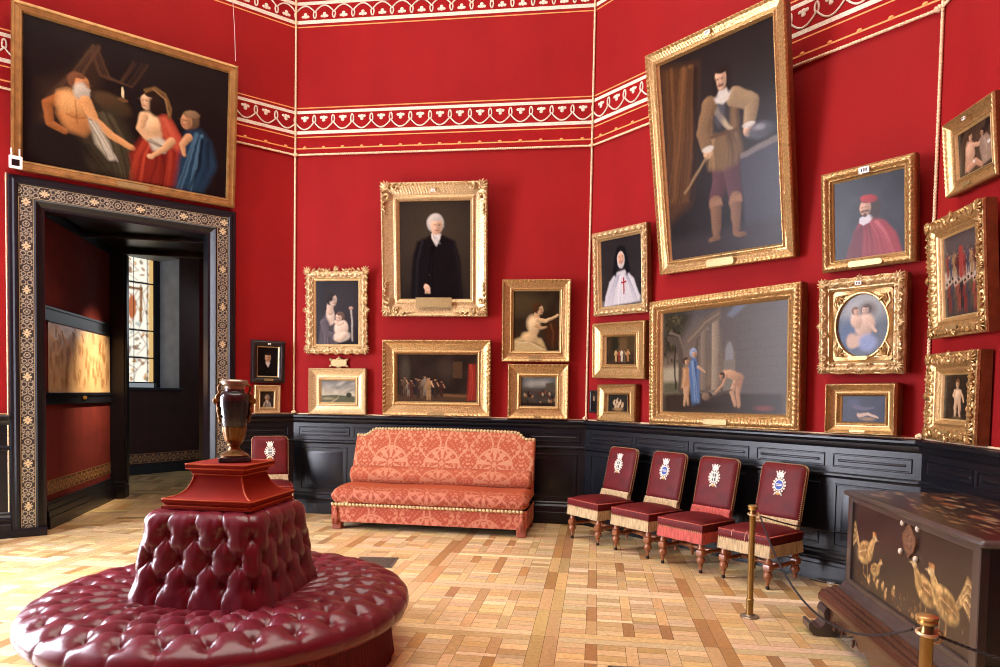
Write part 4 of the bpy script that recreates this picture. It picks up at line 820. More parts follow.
# right wall
picture('veiled sister in a white habit with a red cross, gilt frame near corner', 'C', .559, 2.398, .79, .923, 4.5, -1.0, .07, P_ogee(.1,.03), c_nun, .102, M_pale, .02, carves=[(.012,.06,.012,.08,'egg')], orn=rococo(.78,.91,.085,mids=True,y=-.026), slip=.012, name_plate=(.16,.022,.012), group=G)
picture('small group of dancing figures in a wide plain gilt frame under the white habit portrait', 'C', .558, 1.699, .774, .617, 3.0, -1.4, .07, P_cove(.16,.03,0), c_dance, (.178,.146,.178,.146), M_gilt, .022, carves=[(0,.03,.009,.03,'bead'),(.04,.1,.004,.03,'scroll')], slip=.018, group=G)
picture('little gilt frame with several pale infants, on the dado left of the ruins landscape', 'C', .535, 1.228, .567, .41, -.6, .6, .07, P_cove(.115,.026,0), c_cupids, (.138,.1,.138,.1), M_gilt, .02, carves=[(0,.03,.009,.04,'leaf'),(.035,.075,.004,.026,'scroll')], slip=.012, name_plate=(.06,.016,.02), group=G)
picture('tiny dark framed picture half hidden in the corner behind a little gilt frame', 'C', .138, 1.313, .131, .258, 0, 0, .03, P_flat(.022,.008,.006), portrait((48,42,38),(30,26,26),(170,140,110),px=.006), .022, M_ebony, .006, group=G, step=.1, depth=.02)
picture('very large leaning full-length portrait of a standing man in buff and armour', 'C', 1.848, 2.735, 1.46, 2.105, 9.8, -1.1, .08, P_cove(.135,.03,0), c_standing, (.137,.11,.125,.125), M_gilt, .022, carves=[(.0,.03,.010,.045,'leaf'),(.035,.08,.006,.03,'scroll'),(.085,.12,.007,.026,'bead')], slip=.014, name_plate=(.30,.07,.05), tagw=.06, group=G)
picture('wide landscape with columns, ruins and figures, in a richly leaf-carved gilt frame', 'C', 1.862, 1.232, 1.64, 1.258, 1.2, .5, .1, P_ogee(.135,.04), c_ruins, (.146,.118,.146,.125), M_gilt, .02, carves=[(.012,.05,.016,.04,'leaf'),(.05,.10,.010,.034,'scroll'),(.0,.012,.006,.03,'bead')], slip=.022, name_plate=(.26,.05,.05), group=G)
picture('half-length bearded man with red cap and rose cape, in a square gilt frame', 'C', 3.173, 2.547, .711, .788, 6.3, -.3, .08, P_ogee(.09,.03), None, .092, M_gilt, .02, carves=[(.008,.035,.010,.045,'leaf'),(.035,.075,.008,.03,'scroll')], slip=.012, name_plate=(.26,.045,.04), tagw=.08, group=G)
def c_cape(w, h):
    p = Paint(w, h, (54,54,62), .0065, 22); p.mott(.22, 12)
    p.poly([(.40,.52),(.56,.50),(.74,.58),(.90,.76),(.98,1.02),(.16,1.02),(.30,.66)], (150,52,62), .03); p.poly([(.30,.66),(.44,.56),(.40,1.02),(.16,1.02)], (104,32,44), .03); p.folds([(.58,.56),(.7,.74),(.78,1)], (196,96,102), 9, .009, .45, .12); p.folds([(.5,.6),(.54,.8),(.56,1)], (104,30,42), 7, .010, .5, .12)
    p.poly([(.38,.50),(.50,.47),(.60,.50),(.52,.57),(.43,.60),(.37,.56)], (214,212,216), .012); p.el(.60,.42,.07,.13,(60,38,30), soft=.5); p.head(.475,.37,.105,(214,168,138),(64,42,33),-.6,1.0)
    p.ln([(.40,.425),(.45,.418),(.51,.428)], .011, (78,50,38)); p.el(.455,.475,.026,.026,(84,56,42)); p.el(.51,.275,.11,.05,(164,40,42), rot=12, soft=.25, sh=.4); return p
pc = [o for o in COL.objects if o.get('label', '').startswith('half-length bearded')][0]
cm, cc = c_cape(.527, .604).mesh(); cv = cm.build('canvas', M_oil, pc, col=cc, fix=False); cv.location = (0, .02, .092)
def oval_pic():
    t = picture('oval canvas of a pale mother and infants set in a square, heavily carved gilt frame', 'C', 3.162, 1.718, .658, .754, 4.2, -.5, .1, P_ogee(.1,.045), None, .1, M_pale, .02, carves=[(.012,.07,.010,.06,'scroll')], edge=(4,.006,lambda q: .5+.5*math.cos(2*PI*q*4)), orn=rococo(.68,.77,.13,y=-.036), slip=.012, tagw=.05, name_plate=(.15,.032,.125), group=G)
    W, H = .458, .554; rx, rz = .195, .243; n = 96
    th = np.linspace(0, 2*PI, n, endpoint=False); ell = lambda k, y: [(k*rx*math.cos(a), y, .1+H/2+k*rz*math.sin(a)) for a in th]
    def sq(a, y):
        c, s_ = math.cos(a), math.sin(a); k = min(W/2/abs(c) if abs(c) > 1e-6 else 9, H/2/abs(s_) if abs(s_) > 1e-6 else 9); return (k*c, y, .1+H/2+k*s_)
    mb = MB(); mb.loft([[sq(a,.012) for a in th], ell(1.10,.004), ell(1.07,-.008), ell(1.03,-.008), ell(1.0,.008), ell(.985,.02)], cap=False)
    for sx in (-1,1):
        for sz in (-1,1):
            c = (sx*W*.40, .1+H/2+sz*H*.41); leafs(mb, c, math.atan2(-sz,-sx), .075, 5, 2.4, -.002)
            mb.tube([(c[0]-sx*.0,-.004,c[1]-sz*.10),(c[0]+sx*.03,-.006,c[1]-sz*.05),(c[0]+sx*.015,-.004,c[1]+sz*.01),(c[0]-sx*.08,-.004,c[1]+sz*.02)], .005, 5)
    mb.build('oval_mount', M_gilt, t, smooth=40)
    p = c_oval(2*rx, 2*rz); m_, c_ = p.mesh(); V = m_.v[0]; z0 = rz
    q = np.hypot(V[:,0]/rx, (V[:,2]-z0)/rz); k = np.where(q > 1, 1/np.maximum(q,1e-6), 1.); V[:,0] *= k; V[:,2] = z0+(V[:,2]-z0)*k
    o = m_.build('canvas', M_oil, t, col=c_, fix=False); o.location = (0, .018, .1+H/2-rz)
oval_pic()
picture('small dark blue reclining figures in a stepped gilt frame below the oval picture', 'C', 3.18, 1.236, .546, .405, 0, .8, .1, P_cove(.1,.05,0), c_sleep, (.11,.09,.11,.088), M_gilt, .03, carves=[(0,.03,.006,.03,'bead'),(.075,.085,.004,.02,'bead')], slip=.014, name_plate=(.12,.02,.03), group=G)
# far right wall
picture('bare couple under an arch in a deep gilt frame, highest on the right-hand wall', 'D', .655, 2.895, .617, .495, 6.2, -2.6, .07, P_cove(.105,.02,-.02), c_couple, .108, M_gilt, .03, carves=[(0,.025,.006,.03,'leaf')], slip=.012, tagw=.035, name_plate=(.10,.022,.03), group=G)
picture('crowded assembly scene in an ornate gilt frame, middle of three on right-hand wall', 'D', .584, 1.944, .715, .816, 4.2, -.9, .075, P_ogee(.135,.03), c_assembly, .14, M_gilt, .024, carves=[(.012,.09,.010,.05,'scroll'),(0,.012,.004,.03,'bead')], orn=rococo(.73,.82,.12,y=-.028), slip=.014, name_plate=(.12,.024,.06), group=G)
picture('naked child standing in a deep scrolled gilt frame, lowest on the right-hand wall', 'D', .547, 1.236, .652, .606, .2, -.5, .08, P_ogee(.15,.035), c_child, .155, M_gilt, .026, carves=[(.012,.09,.011,.05,'scroll'),(0,.012,.004,.03,'bead')], orn=rococo(.66,.61,.13,y=-.032), slip=.014, name_plate=(.10,.02,.07), group=G)
# small fittings on the walls
t = thing('title_cartouche', 'little gilt scroll-edged title plate hanging below the mother and baby picture', 'label', wpos('B', .588, .03, 1.80), (0,0,ANG))
b = MB(); plate(b, .20, .085, .006, True); 
for sx in (-1,1):
    for sz in (-1,1): b.blob((sx*.1,-.003,sz*.036), (.028,.008,.016), 8, 5, Matrix.Rotation(-sx*sz*.5, 3, 'Y'))
    b.blob((0,-.003,sx*.05), (.035,.008,.014), 8, 5)
b.box((-.012,-.002,.05),(.012,.03,.075)); b.build('plate', M_plate, t, smooth=40); t.location = wpos('B', .588, .03, 1.855)
b = MB(); 
for k, ww in enumerate((.12,.15,.10)): b.box((-ww/2,-.0068,.018-k*.02),(ww/2,-.0058,.021-k*.02))
b.build('inscription', M_gold_thread, t)
t = thing('security_sensor', 'small white sensor with black window on the lower left corner of the bedside painting', 'sensor', wpos('A', .80, .10, 3.60), (0,0,WALL['A'][1]))
b = MB(); b.box((-.055,-.045,0),(.055,-.012,.12), .008); b.build('housing', M_card, t); b = MB(); b.box((-.034,-.049,.022),(.03,-.044,.085), .003); b.build('lens_window', mat('black_plastic', (14,14,18), .2), t); b = MB()
for x in (-.035,.03): b.box((x-.006,-.035,.118),(x+.006,-.022,.19))
b.build('antenna', M_card, t)
b = MB(); b.tube([wpos('A',2.83,.215,5.20), wpos('A',2.85,.10,5.62), wpos('A',2.855,.02,5.93), wpos('A',2.857,.02,ZTOP-.3)], .0035, 6)
tag(b.build('picture_wire', mat('pale_wire', (214,180,170), .5), smooth=True), 'thin pale hanging wire rising from the right corner of the bedside painting', 'wire')
# ================================================================== FURNITURE
M_leather = mat('burgundy_leather', (98,23,36), .34, noise=.16, nscale=7, bump=.14, bscale=38, coat=.28, croughness=.14, spec=.35)
M_velvet = mat('rust_velvet', (122,26,7), .8, spec=.12, noise=.12, nscale=6, sheen=.15, bump=.06, bscale=200)
M_pipe = mat('velvet_piping', (176,80,36), .6, spec=.2)
M_fringe = mat('burgundy_fringe', (98,24,32), .8, noise=.3, nscale=60, stretch=(1,1,.1))
M_wood = mat('turned_walnut', (142,86,52), .35, noise=.35, nscale=22, stretch=(1,1,.3), coat=.3)
M_seat = mat('crimson_velvet', (92,12,14), .6, noise=.28, nscale=9, sheen=.05, spec=.3)
M_gfr = mat('straw_fringe', (182,158,116), .75, noise=.5, nscale=110, stretch=(1,1,.06))
M_pfr = mat('rose_fringe', (178,78,66), .75, noise=.5, nscale=110, stretch=(1,1,.06))
M_nail = mat('brass_nails', (190,158,116), .4, .4)
M_brass = mat('aged_brass', (150,122,72), .3, .85, noise=.2, nscale=14)
M_rope = mat('black_rope', (22,22,26), .6)

# ---------------- round tufted settee in the middle of the room
OT = np.array([-1.508, 3.82])
ot = thing('tufted_settee', 'round burgundy leather settee with buttoned seat and square buttoned centre back', 'settee', (OT[0],OT[1],0), (0,0,ANG))
def tuft(xa, yb, N, A1, A2, y, ylo, yhi, rows):
    """xa: columns coordinate (integers at buttons of even rows); yb: rows coordinate (integers at rows 0..rows-1)"""
    al, be = xa+yb/2, xa-yb/2
    def pad(d, k): return 1-np.exp(-d/k)
    da, db = np.abs(al-np.round(al)), np.abs(be-np.round(be)); K = .06
    inside = pad(da,K)*pad(db,K)*(.72+.28*np.sqrt(np.clip(4*da*db,0,1)))
    dl = np.abs(xa-np.round(xa)); xh = xa+(rows-1)/2; dh = np.abs(xh-np.round(xh)); lo = pad(dl,K*.9)*(.75+.25*np.sin(PI*dl)); hi = pad(dh,K*.9)*(.75+.25*np.sin(PI*dh))
    h = np.where(yb < 0, lo*(1-.25*np.clip(-yb,0,1))+.25*np.clip(-yb,0,1), np.where(yb > rows-1, hi*(1-.45*np.clip(yb-rows+1,0,1))+.45*np.clip(yb-rows+1,0,1), inside))
    d2 = np.full(xa.shape, 9.); an = np.zeros(xa.shape)
    for r in range(rows):
        dx = (xa-r/2) - np.round(xa-r/2); q2 = dx**2+((yb-r)*.72)**2; an = np.where(q2 < d2, np.arctan2((yb-r)*.72, dx), an); d2 = np.minimum(d2, q2)
    h = A1*h-A2*.6*np.exp(-d2/.010)-A2*.8*np.exp(-d2/.06)
    h -= A2*.16*np.exp(-((np.sqrt(d2)-.22)/.10)**2)*np.maximum(0, np.cos(9*an))**2     # pleats radiating from the buttons
    return h
prof = np.array([(.28,.352),(.40,.380),(.50,.400),(.62,.412),(.74,.414),(.84,.408),(.91,.392),(.972,.362),(.998,.325),(.996,.290),(.972,.262),(.90,.25),(.80,.25)])
dd_ = np.r_[0, np.cumsum(np.hypot(*np.diff(prof, axis=0).T))]; S_ = np.linspace(0, dd_[-1], 84); PR = np.stack([np.interp(S_, dd_, prof[:,k]) for k in (0,1)], 1)
for _ in range(3): PR[1:-1] = (PR[:-2]+2*PR[1:-1]+PR[2:])/4
Tn = np.gradient(PR, axis=0); Tn /= np.linalg.norm(Tn, axis=1)[:,None]; NR = np.stack([-Tn[:,1], Tn[:,0]], 1)
na = 540; th = np.linspace(0, 2*PI, na, endpoint=False); NB = 30
TH, SS = np.meshgrid(th, S_, indexing='ij'); xa = TH/(2*PI)*NB; s0 = np.interp(.50, PR[:40,0], S_[:40]); yb = (SS-s0)/.135
Hh = tuft(xa, yb, NB, .010, .025, None, 0, 0, 4)
Hh *= np.clip((dd_[-1]-SS)/.18, 0, 1)*np.clip((SS-.0)/.1, 0, 1)
wr = smooth_noise(84, na, 5, np.random.default_rng(4)); Hh += .0016*wr*np.clip((dd_[-1]-SS)/.1, 0, 1)
Rr = PR[None,:,0]+NR[None,:,0]*Hh; Zz = PR[None,:,1]+NR[None,:,1]*Hh
Pp = np.stack([Rr*np.cos(TH), Rr*np.sin(TH), Zz], -1); Pp = np.concatenate([Pp, Pp[:1]], 0)
mb = MB(); mb.grid(Pp); so = mb.build('seat_cushion', M_leather, ot, smooth=True)
# square centre back, sides flaring slightly to the foot, buttons in three rows
zp = np.array([(.352,.392),(.40,.384),(.48,.369),(.60,.350),(.70,.338),(.78,.330),(.822,.320),(.848,.296),(.857,.25),(.859,.15)])
d2_ = np.r_[0, np.cumsum(np.hypot(*np.diff(zp, axis=0).T))]; S2 = np.linspace(0, d2_[-1], 72); ZP = np.stack([np.interp(S2, d2_, zp[:,k]) for k in (0,1)], 1)
for _ in range(3): ZP[1:-1] = (ZP[:-2]+2*ZP[1:-1]+ZP[2:])/4
npm = 480; NB2 = 16; cr = .27                                        # corner roundness as a share of the half width
def rsq(t):
    """rounded square, parameter 0..1 round the perimeter -> unit position and normal"""
    L = 2*(1-cr); A = PI/2*cr; per = 4*(L+A); s = (t % 1)*per; k = int(s//(L+A)); q = s-k*(L+A); 
    if q < L: x, y = 1., -(1-cr)+q; nx, ny = 1., 0.
    else: a = (q-L)/cr; x, y = 1-cr+cr*math.cos(a), 1-cr+cr*math.sin(a); nx, ny = math.cos(a), math.sin(a)
    c, s_ = math.cos(k*PI/2), math.sin(k*PI/2); return x*c-y*s_, x*s_+y*c, nx*c-ny*s_, nx*s_+ny*c
U = np.array([rsq(i/npm) for i in range(npm)]); tt = np.arange(npm)/npm
XA, S2g = np.meshgrid(tt*NB2+.5, S2, indexing='ij'); z_of = np.interp(S2, S2, ZP[:,0]); yb2 = (S2g-np.interp(.50, ZP[:50,0], S2[:50]))/.125
H2 = tuft(XA, yb2, NB2, .0115, .026, None, 0, 0, 3)*np.clip((d2_[-1]-S2g)/.12, 0, 1)*np.clip(S2g/.05+.35, 0, 1)+.0016*smooth_noise(72, npm, 5, np.random.default_rng(8))
T2 = np.gradient(ZP, axis=0); T2 /= np.linalg.norm(T2, axis=1)[:,None]      # (dz, dh)
HB = ZP[None,:,1]; 
Px = U[:,0:1]*HB+U[:,2:3]*H2*T2[None,:,0]; Py = U[:,1:2]*HB+U[:,3:4]*H2*T2[None,:,0]; Pz = ZP[None,:,0]-H2*T2[None,:,1]*1.0
Q = np.stack([Px, Py, Pz], -1); Q = np.concatenate([Q, Q[:1]], 0); mb = MB(); mb.grid(Q); mb.add([(*Q[i,-1],) for i in range(npm)], [tuple(range(npm))]); mb.build('centre_back', M_leather, ot, smooth=True)
# deep bullion fringe hiding the frame
def fringe_ring(z0, z1, R, n, amp, flare=.02):
    th = np.linspace(0, 2*PI, n, endpoint=False); rows = []
    for f, zz in ((0,z1),(.15,z1-.02),(.5,(z0+z1)/2),(1,z0)):
        rr = R+amp*np.cos(th*n/6)*(.4+.6*f)+flare*f+.004*np.sin(th*37+f*5)*f; rows.append(np.stack([rr*np.cos(th), rr*np.sin(th), np.full(n, zz)-(.004*np.abs(np.sin(th*n/6)) if f == 1 else 0)], -1))
    P = np.stack(rows, 1); return np.concatenate([P, P[:1]], 0)
mb = MB(); mb.grid(fringe_ring(.006,.262,.885,1440,.006,.03)); mb.build('fringe', M_fringe, ot, smooth=True)
mb = MB(); mb.lathe([(.86,.01),(.86,.255),(.3,.255)], 48, cap=True); mb.build('base_frame', mat('dark_hessian', (50,22,22), .9), ot)
# ---------------- velvet plinth on the settee
pl = thing('velvet_plinth', 'stepped rust velvet plinth with pale piped edges on the round settee', 'plinth', (OT[0]+.012,OT[1],.868), (0,0,ANG))
def sqring(h, z): return [(-h,-h,z),(h,-h,z),(h,h,z),(-h,h,z)]
PP = [(.262,0),(.262,.012),(.250,.016),(.253,.03),(.262,.034),(.264,.048),(.248,.055)]+[(.245-.078*math.sin(PI/2*k/8), .055+.075*(1-math.cos(PI/2*k/8))) for k in range(1,9)]+[(.163,.142),(.160,.165),(.160,.172),(.168,.176),(.168,.186),(.178,.196),(.188,.204),(.196,.208),(.198,.226),(.190,.232)]
PP = [(h*(.97 if z < .06 else .97-.10*min(1,(z-.06)/.09)), z) for h, z in PP]
mb = MB(); mb.loft([sqring(h,z) for h,z in PP]); mb.build('body', M_velvet, pl, smooth=20)
mb = MB()
for h, z in ((.255,.05),(.247,.016),(.172,.23),(.170,.207),(.147,.176)):
    c = sqring(h*1.0,z); mb.tube([np.array(c[i])+(np.array(c[(i+1)%4])-c[i])*f for i in range(4) for f in (0.02,.5,.98)], .0042, 6, closed=True)
for sx in (-1,1):
    for sy in (-1,1): mb.tube([(sx*h*1.0,sy*h*1.0,z) for h,z in PP[6:17]], .0042, 6)
mb.build('piping', M_pipe, pl, smooth=True)
# ---------------- urn
ur = thing('urn_vase', 'dark porphyry urn with gilt bronze mounts and rams-head handles on velvet plinth', 'vase', (OT[0]+.02,OT[1]+.02,1.1012), (0,0,ANG+.55))
M_porph = mat('dark_stone', (36,30,32), .25, noise=.5, nscale=30, coat=.4)
M_bronze = mat('gilt_bronze', (112,80,42), .36, .75, noise=.35, nscale=30)
mb = MB(); mb.box((-.085,-.085,0),(.085,.085,.028), .006); mb.build('square_base', M_porph, ur)
mb = MB(); mb.lathe([(.074,.028),(.076,.036),(.066,.044),(.05,.054),(.034,.066),(.028,.08),(.031,.088),(.038,.092),(.036,.10),(.046,.108),(.052,.12)], 28); mb.build('foot', M_bronze, ur, smooth=50)
# leaf-carved lower bowl
n = 72; rings = []
for r, z, am in ((.05,.118,.0),(.055,.135,.003),(.058,.16,.004),(.061,.178,.005),(.064,.19,.003)):
    rings.append([((r+am*abs(math.sin(6*2*PI*i/n)))*math.cos(2*PI*i/n), (r+am*abs(math.sin(6*2*PI*i/n)))*math.sin(2*PI*i/n), z+(.006*abs(math.sin(6*2*PI*i/n)) if z > .185 else 0)) for i in range(n)])
mb = MB(); mb.loft(rings); mb.build('leaf_mount', M_bronze, ur, smooth=50)
mb = MB(); mb.lathe([(.058,.18),(.063,.20),(.070,.25),(.077,.30),(.081,.335),(.081,.355),(.076,.372),(.066,.382),(.054,.39),(.05,.41),(.05,.42)], 32); mb.build('body', M_porph, ur, smooth=50)
mb = MB(); mb.lathe([(.05,.402),(.055,.408),(.053,.418),(.058,.425),(.068,.43),(.068,.436),(.072,.440),(.072,.448),(.064,.456),(.04,.458),(.0,.458)], 32); mb.build('rim_mount', mat('silvered_rim', (150,136,120), .35, .7, noise=.2), ur, smooth=40)
for s in (-1,1):
    mb = MB(); mb.blob((s*.082,0,.352), (.022,.02,.028), 12, 8); mb.blob((s*.10,0,.338), (.014,.012,.018), 10, 6)
    for q in (-1,1): mb.tube([(s*.085,q*.012,.37),(s*.078,q*.026,.385),(s*.088,q*.034,.372),(s*.096,q*.03,.355)], [.006,.006,.005,.002], 6)
    mb.tube([(s*.076,0,.38),(s*.085,0,.41),(s*.072,0,.43),(s*.058,0,.425)], .007, 8)
    mb.tube([(s*.09,0,.33),(s*.084,0,.29),(s*.080,0,.25),(s*.072,0,.215)], [.008,.01,.008,.003], 8)
    for k in range(5): mb.blob((s*(.086-.0025*k),(-1)**k*.012,.315-.022*k), (.009,.012,.011), 8, 5)
    mb.build('handle', M_bronze, ur, smooth=50)

# ---------------- damask sofa
SO, Sa = WALL['B']; sp = wpos('B', 1.945, .50, 0)
sf = thing('damask_sofa', 'long armless coral damask sofa with arched back and gilt braid against the dado', 'sofa', sp, (0,0,ANG-.018))
M_dam = mat('coral_damask', (204,110,88), .75, spec=.15, attr='paint', sheen=.08, bump=.05, bscale=300)
def damask(x, z, P=.62, Q=.62):
    """two-tone woven pattern: palmettes on a foliate ground, mirrored about each axis"""
    u = (x/P+.5) % 1.0-.5; v = (z/Q) % 1.0; a = np.abs(u)
    r = np.hypot(a*P, (v-.32)*Q); t = np.arctan2(a*P, (v-.32)*Q)
    pet = (np.cos(9*t) > -.1) & (r < .19-.03*np.cos(t)) & (r > .045) | (r < .03)
    stem = (np.abs(a*P-.10-.07*np.sin(v*2*PI*1.0+.6)) < .010) | (np.abs(a*P-.24-.05*np.sin(v*4*PI)) < .009)
    lv = np.zeros(x.shape, bool)
    for cx, cz, rr, ph in ((.22,.15,.075,.3),(.26,.55,.08,1.2),(.20,.82,.085,2.2),(.08,.86,.07,.6),(.29,.95,.06,1.9),(.3,.32,.055,.2)):
        d = np.hypot(a*P-cx, (v-cz)*Q); tt_ = np.arctan2(a*P-cx, (v-cz)*Q)+ph; lv |= (d < rr*(.62+.38*np.cos(5*tt_))) & (np.abs(d-rr*.45) > .010)
    fine = (np.cos(2*PI*a*P/.052+1.7*np.cos(2*PI*v*2))*np.cos(2*PI*v*Q/.058+1.2*np.sin(2*PI*a*P/.2)) > .45).astype(float)
    rim = np.abs(r-.205+.03*np.cos(t)) < .010
    m = np.clip((pet & (np.abs(np.cos(4.5*t)) > .28) | stem | rim).astype(float)*.95+lv*.75+fine*.5, 0, 1)
    return m
def dam_col(x, z, lo=(164,82,54), hi=(190,134,102), wear=None):
    m = damask(x, z)[..., None]; c = s2l(lo)*(1-m)+s2l(hi)*m
    return c
SW = 1.075                                                            # half length
# back: leaning slab with a raised arched top, front face a fine grid
def back_top(x):
    a = np.abs(x); e = SW; t = np.clip((e-.10-a)/.13, 0, 1); t = t*t*(3-2*t); return .985+.075*t+.012*np.cos(np.clip(a/(e-.2),0,1)*PI/2)*t
nx, nz = 300, 110; xs = np.linspace(-SW, SW, nx); f = np.linspace(0, 1, nz); X, Fz = np.meshgrid(xs, f, indexing='ij'); zt = back_top(xs)[:,None]
Z = .40+(zt-.40)*Fz; lean = .10+.235*(Z-.40)/.66                       # y grows to the wall
edge = np.minimum((SW-np.abs(X))/.05, (zt-Z)/.05).clip(0,1); Y = lean+.022*(1-np.sqrt(1-(1-edge)**2))-.012*np.sin(PI*Fz)
mb = MB(); mb.grid(np.stack([X,Y,Z],-1)); c = dam_col(X, Z-.50).reshape(-1,3)
Yb = Y[:,[0,-1]]; 
back = [np.stack([xs, np.interp(zt[:,0], [.4,1.06], [.10,.335])+.075, zt[:,0]],-1), np.stack([xs, np.full(nx,.26), np.full(nx,.40)],-1)]
mb.grid(np.stack([np.stack([X[:,-1],Y[:,-1],Z[:,-1]],-1), back[0], back[1]],1)); c = np.concatenate([c, np.tile(s2l((160,78,58)), (nx*3,1))])
for e in (0,-1):
    k = np.stack([np.stack([X[e],Y[e],Z[e]],-1), np.stack([X[e], np.interp(Z[e],[.4,1.06],[.26,.41]), Z[e]],-1)],1); mb.grid(k); c = np.concatenate([c, np.tile(s2l((166,84,64)), (nz*2,1))])
mb.build('backrest', M_dam, sf, smooth=40, col=c)
# lumbar roll along the foot of the back
n = 40; th = np.linspace(-.5, PI+.35, n); xs2 = np.linspace(-SW+.01, SW-.01, 220); X, T = np.meshgrid(xs2, th, indexing='ij')
en = np.clip((SW-.01-np.abs(X))/.05, 0, 1); en = np.sqrt(1-(1-en)**2)*.35+.65
Y = .135-.105*np.sin(T)*en; Z = .545-.105*np.cos(T)*en*1.0; mb = MB(); mb.grid(np.stack([X,Y,Z],-1)); c = dam_col(X, T*.13+.05, (164,82,56), (186,124,92)).reshape(-1,3)
mb.build('lumbar_roll', M_dam, sf, smooth=True, col=c)
# seat: thick rounded cushion overhanging the skirt
pr = np.array([(.20,.445),(.08,.458),(-.1,.464),(-.28,.461),(-.40,.447),(-.455,.415),(-.475,.375),(-.462,.33),(-.44,.295),(-.41,.28),(-.3,.28)])
dq = np.r_[0,np.cumsum(np.hypot(*np.diff(pr,axis=0).T))]; sq_ = np.linspace(0,dq[-1],70); pr = np.stack([np.interp(sq_,dq,pr[:,k]) for k in (0,1)],1)
for _ in range(3): pr[1:-1] = (pr[:-2]+2*pr[1:-1]+pr[2:])/4
xs3 = np.linspace(-SW-.015, SW+.015, 240); en = np.clip((SW+.015-np.abs(xs3))/.09,0,1); en = np.sqrt(np.clip(1-(1-en)**2,0,1))
X = np.repeat(xs3[:,None],70,1); Y = .2+(pr[None,:,0]-.2)*(.90+.10*en[:,None]); Z = .365+(pr[None,:,1]-.365)*(en[:,None]*.9+.1)
Z = Z+.006*np.sin(X*5+1)*np.clip((Z-.4)*20,0,1)
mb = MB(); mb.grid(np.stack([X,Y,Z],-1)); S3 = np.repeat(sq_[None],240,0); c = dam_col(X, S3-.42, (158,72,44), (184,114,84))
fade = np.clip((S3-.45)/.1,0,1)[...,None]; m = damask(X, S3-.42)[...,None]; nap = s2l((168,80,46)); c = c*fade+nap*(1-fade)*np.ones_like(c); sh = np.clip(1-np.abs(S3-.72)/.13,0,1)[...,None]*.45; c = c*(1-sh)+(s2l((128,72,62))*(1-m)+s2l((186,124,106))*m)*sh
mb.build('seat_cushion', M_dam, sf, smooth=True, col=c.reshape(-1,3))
mb = MB(); xs4 = np.linspace(-SW+.0,SW-.0,200); f4 = np.linspace(0,1,20); X,Fz = np.meshgrid(xs4,f4,indexing='ij'); Z = .085+.20*Fz; Y = np.full(X.shape,-.435); mb.grid(np.stack([X,Y,Z],-1)); c = dam_col(X, Z-.1+.3,(156,72,52),(186,122,94)).reshape(-1,3)
for s in (-1,1):
    yy = np.linspace(-.435,.30,30); Yg,Fg = np.meshgrid(yy,f4,indexing='ij'); mb.grid(np.stack([np.full(Yg.shape,s*SW),Yg,.085+.2*Fg],-1)); c = np.concatenate([c, dam_col(Yg,.085+.2*Fg,(156,72,52),(186,122,94)).reshape(-1,3)])
mb.add([(-SW,-.435,.085),(SW,-.435,.085),(SW,.3,.085),(-SW,.3,.085)],[(0,1,2,3)]); c = np.concatenate([c,np.tile(s2l((60,30,26)),(4,1))]); mb.build('skirt', M_dam, sf, col=c)
# block legs with tasselled corners, gilt braid
for sx in (-1,1):
    for y in (-.385,.24):
        mb = MB(); x = sx*(SW-.055); mb.box((x-.05,y-.05,0),(x+.05,y+.05,.12), .012); mb.build('leg', mat('coral_leg', (146,76,54), .6, noise=.2), sf)
    mb = MB(); x = sx*(SW-.05); mb.blob((x,-.452,.235), (.022,.018,.02), 10, 6)
    for k in range(12): a = 2*PI*k/12; mb.tube([(x+.010*math.cos(a),-.452+.008*math.sin(a),.225),(x+.024*math.cos(a),-.455+.014*math.sin(a),.15),(x+.032*math.cos(a),-.457+.016*math.sin(a),.06)], .0055, 5)
    mb.build('tassel', mat('coral_tassel', (172,96,72), .8, noise=.3, nscale=80), sf, smooth=True)
M_braid = mat('gilt_braid', (196,170,122), .55, .1, noise=.5, nscale=60)
def braid(mb, P, r, pitch):
    P = np.array(P, float); L = np.r_[0,np.cumsum(np.linalg.norm(np.diff(P,axis=0),axis=1))]; k = int(L[-1]/pitch)
    for i in range(k):
        p = [np.interp((i+.5)*pitch, L, P[:,j]) for j in range(3)]; q = [np.interp((i+.62)*pitch, L, P[:,j]) for j in range(3)]; a = math.atan2(q[2]-p[2], q[0]-p[0])
        mb.blob(p, (pitch*.62, r*.9, r*.8), 8, 5, Matrix.Rotation(-a+.5, 3, 'Y'))
mb = MB(); xx = np.linspace(-SW,SW,240); braid(mb, np.stack([xx,np.interp(back_top(xx),[.4,1.06],[.10,.335])+.02,back_top(xx)+.004],-1), .026, .04); mb.build('top_braid', M_braid, sf, smooth=True)
mb = MB(); braid(mb, [(-SW,-.447,.275),(SW-.0,-.447,.275)], .022, .04); braid(mb, [(-SW+.2,-.449,.298),(-SW-.0,-.40,.30)], .014, .03); mb.build('skirt_braid', M_braid, sf, smooth=True)

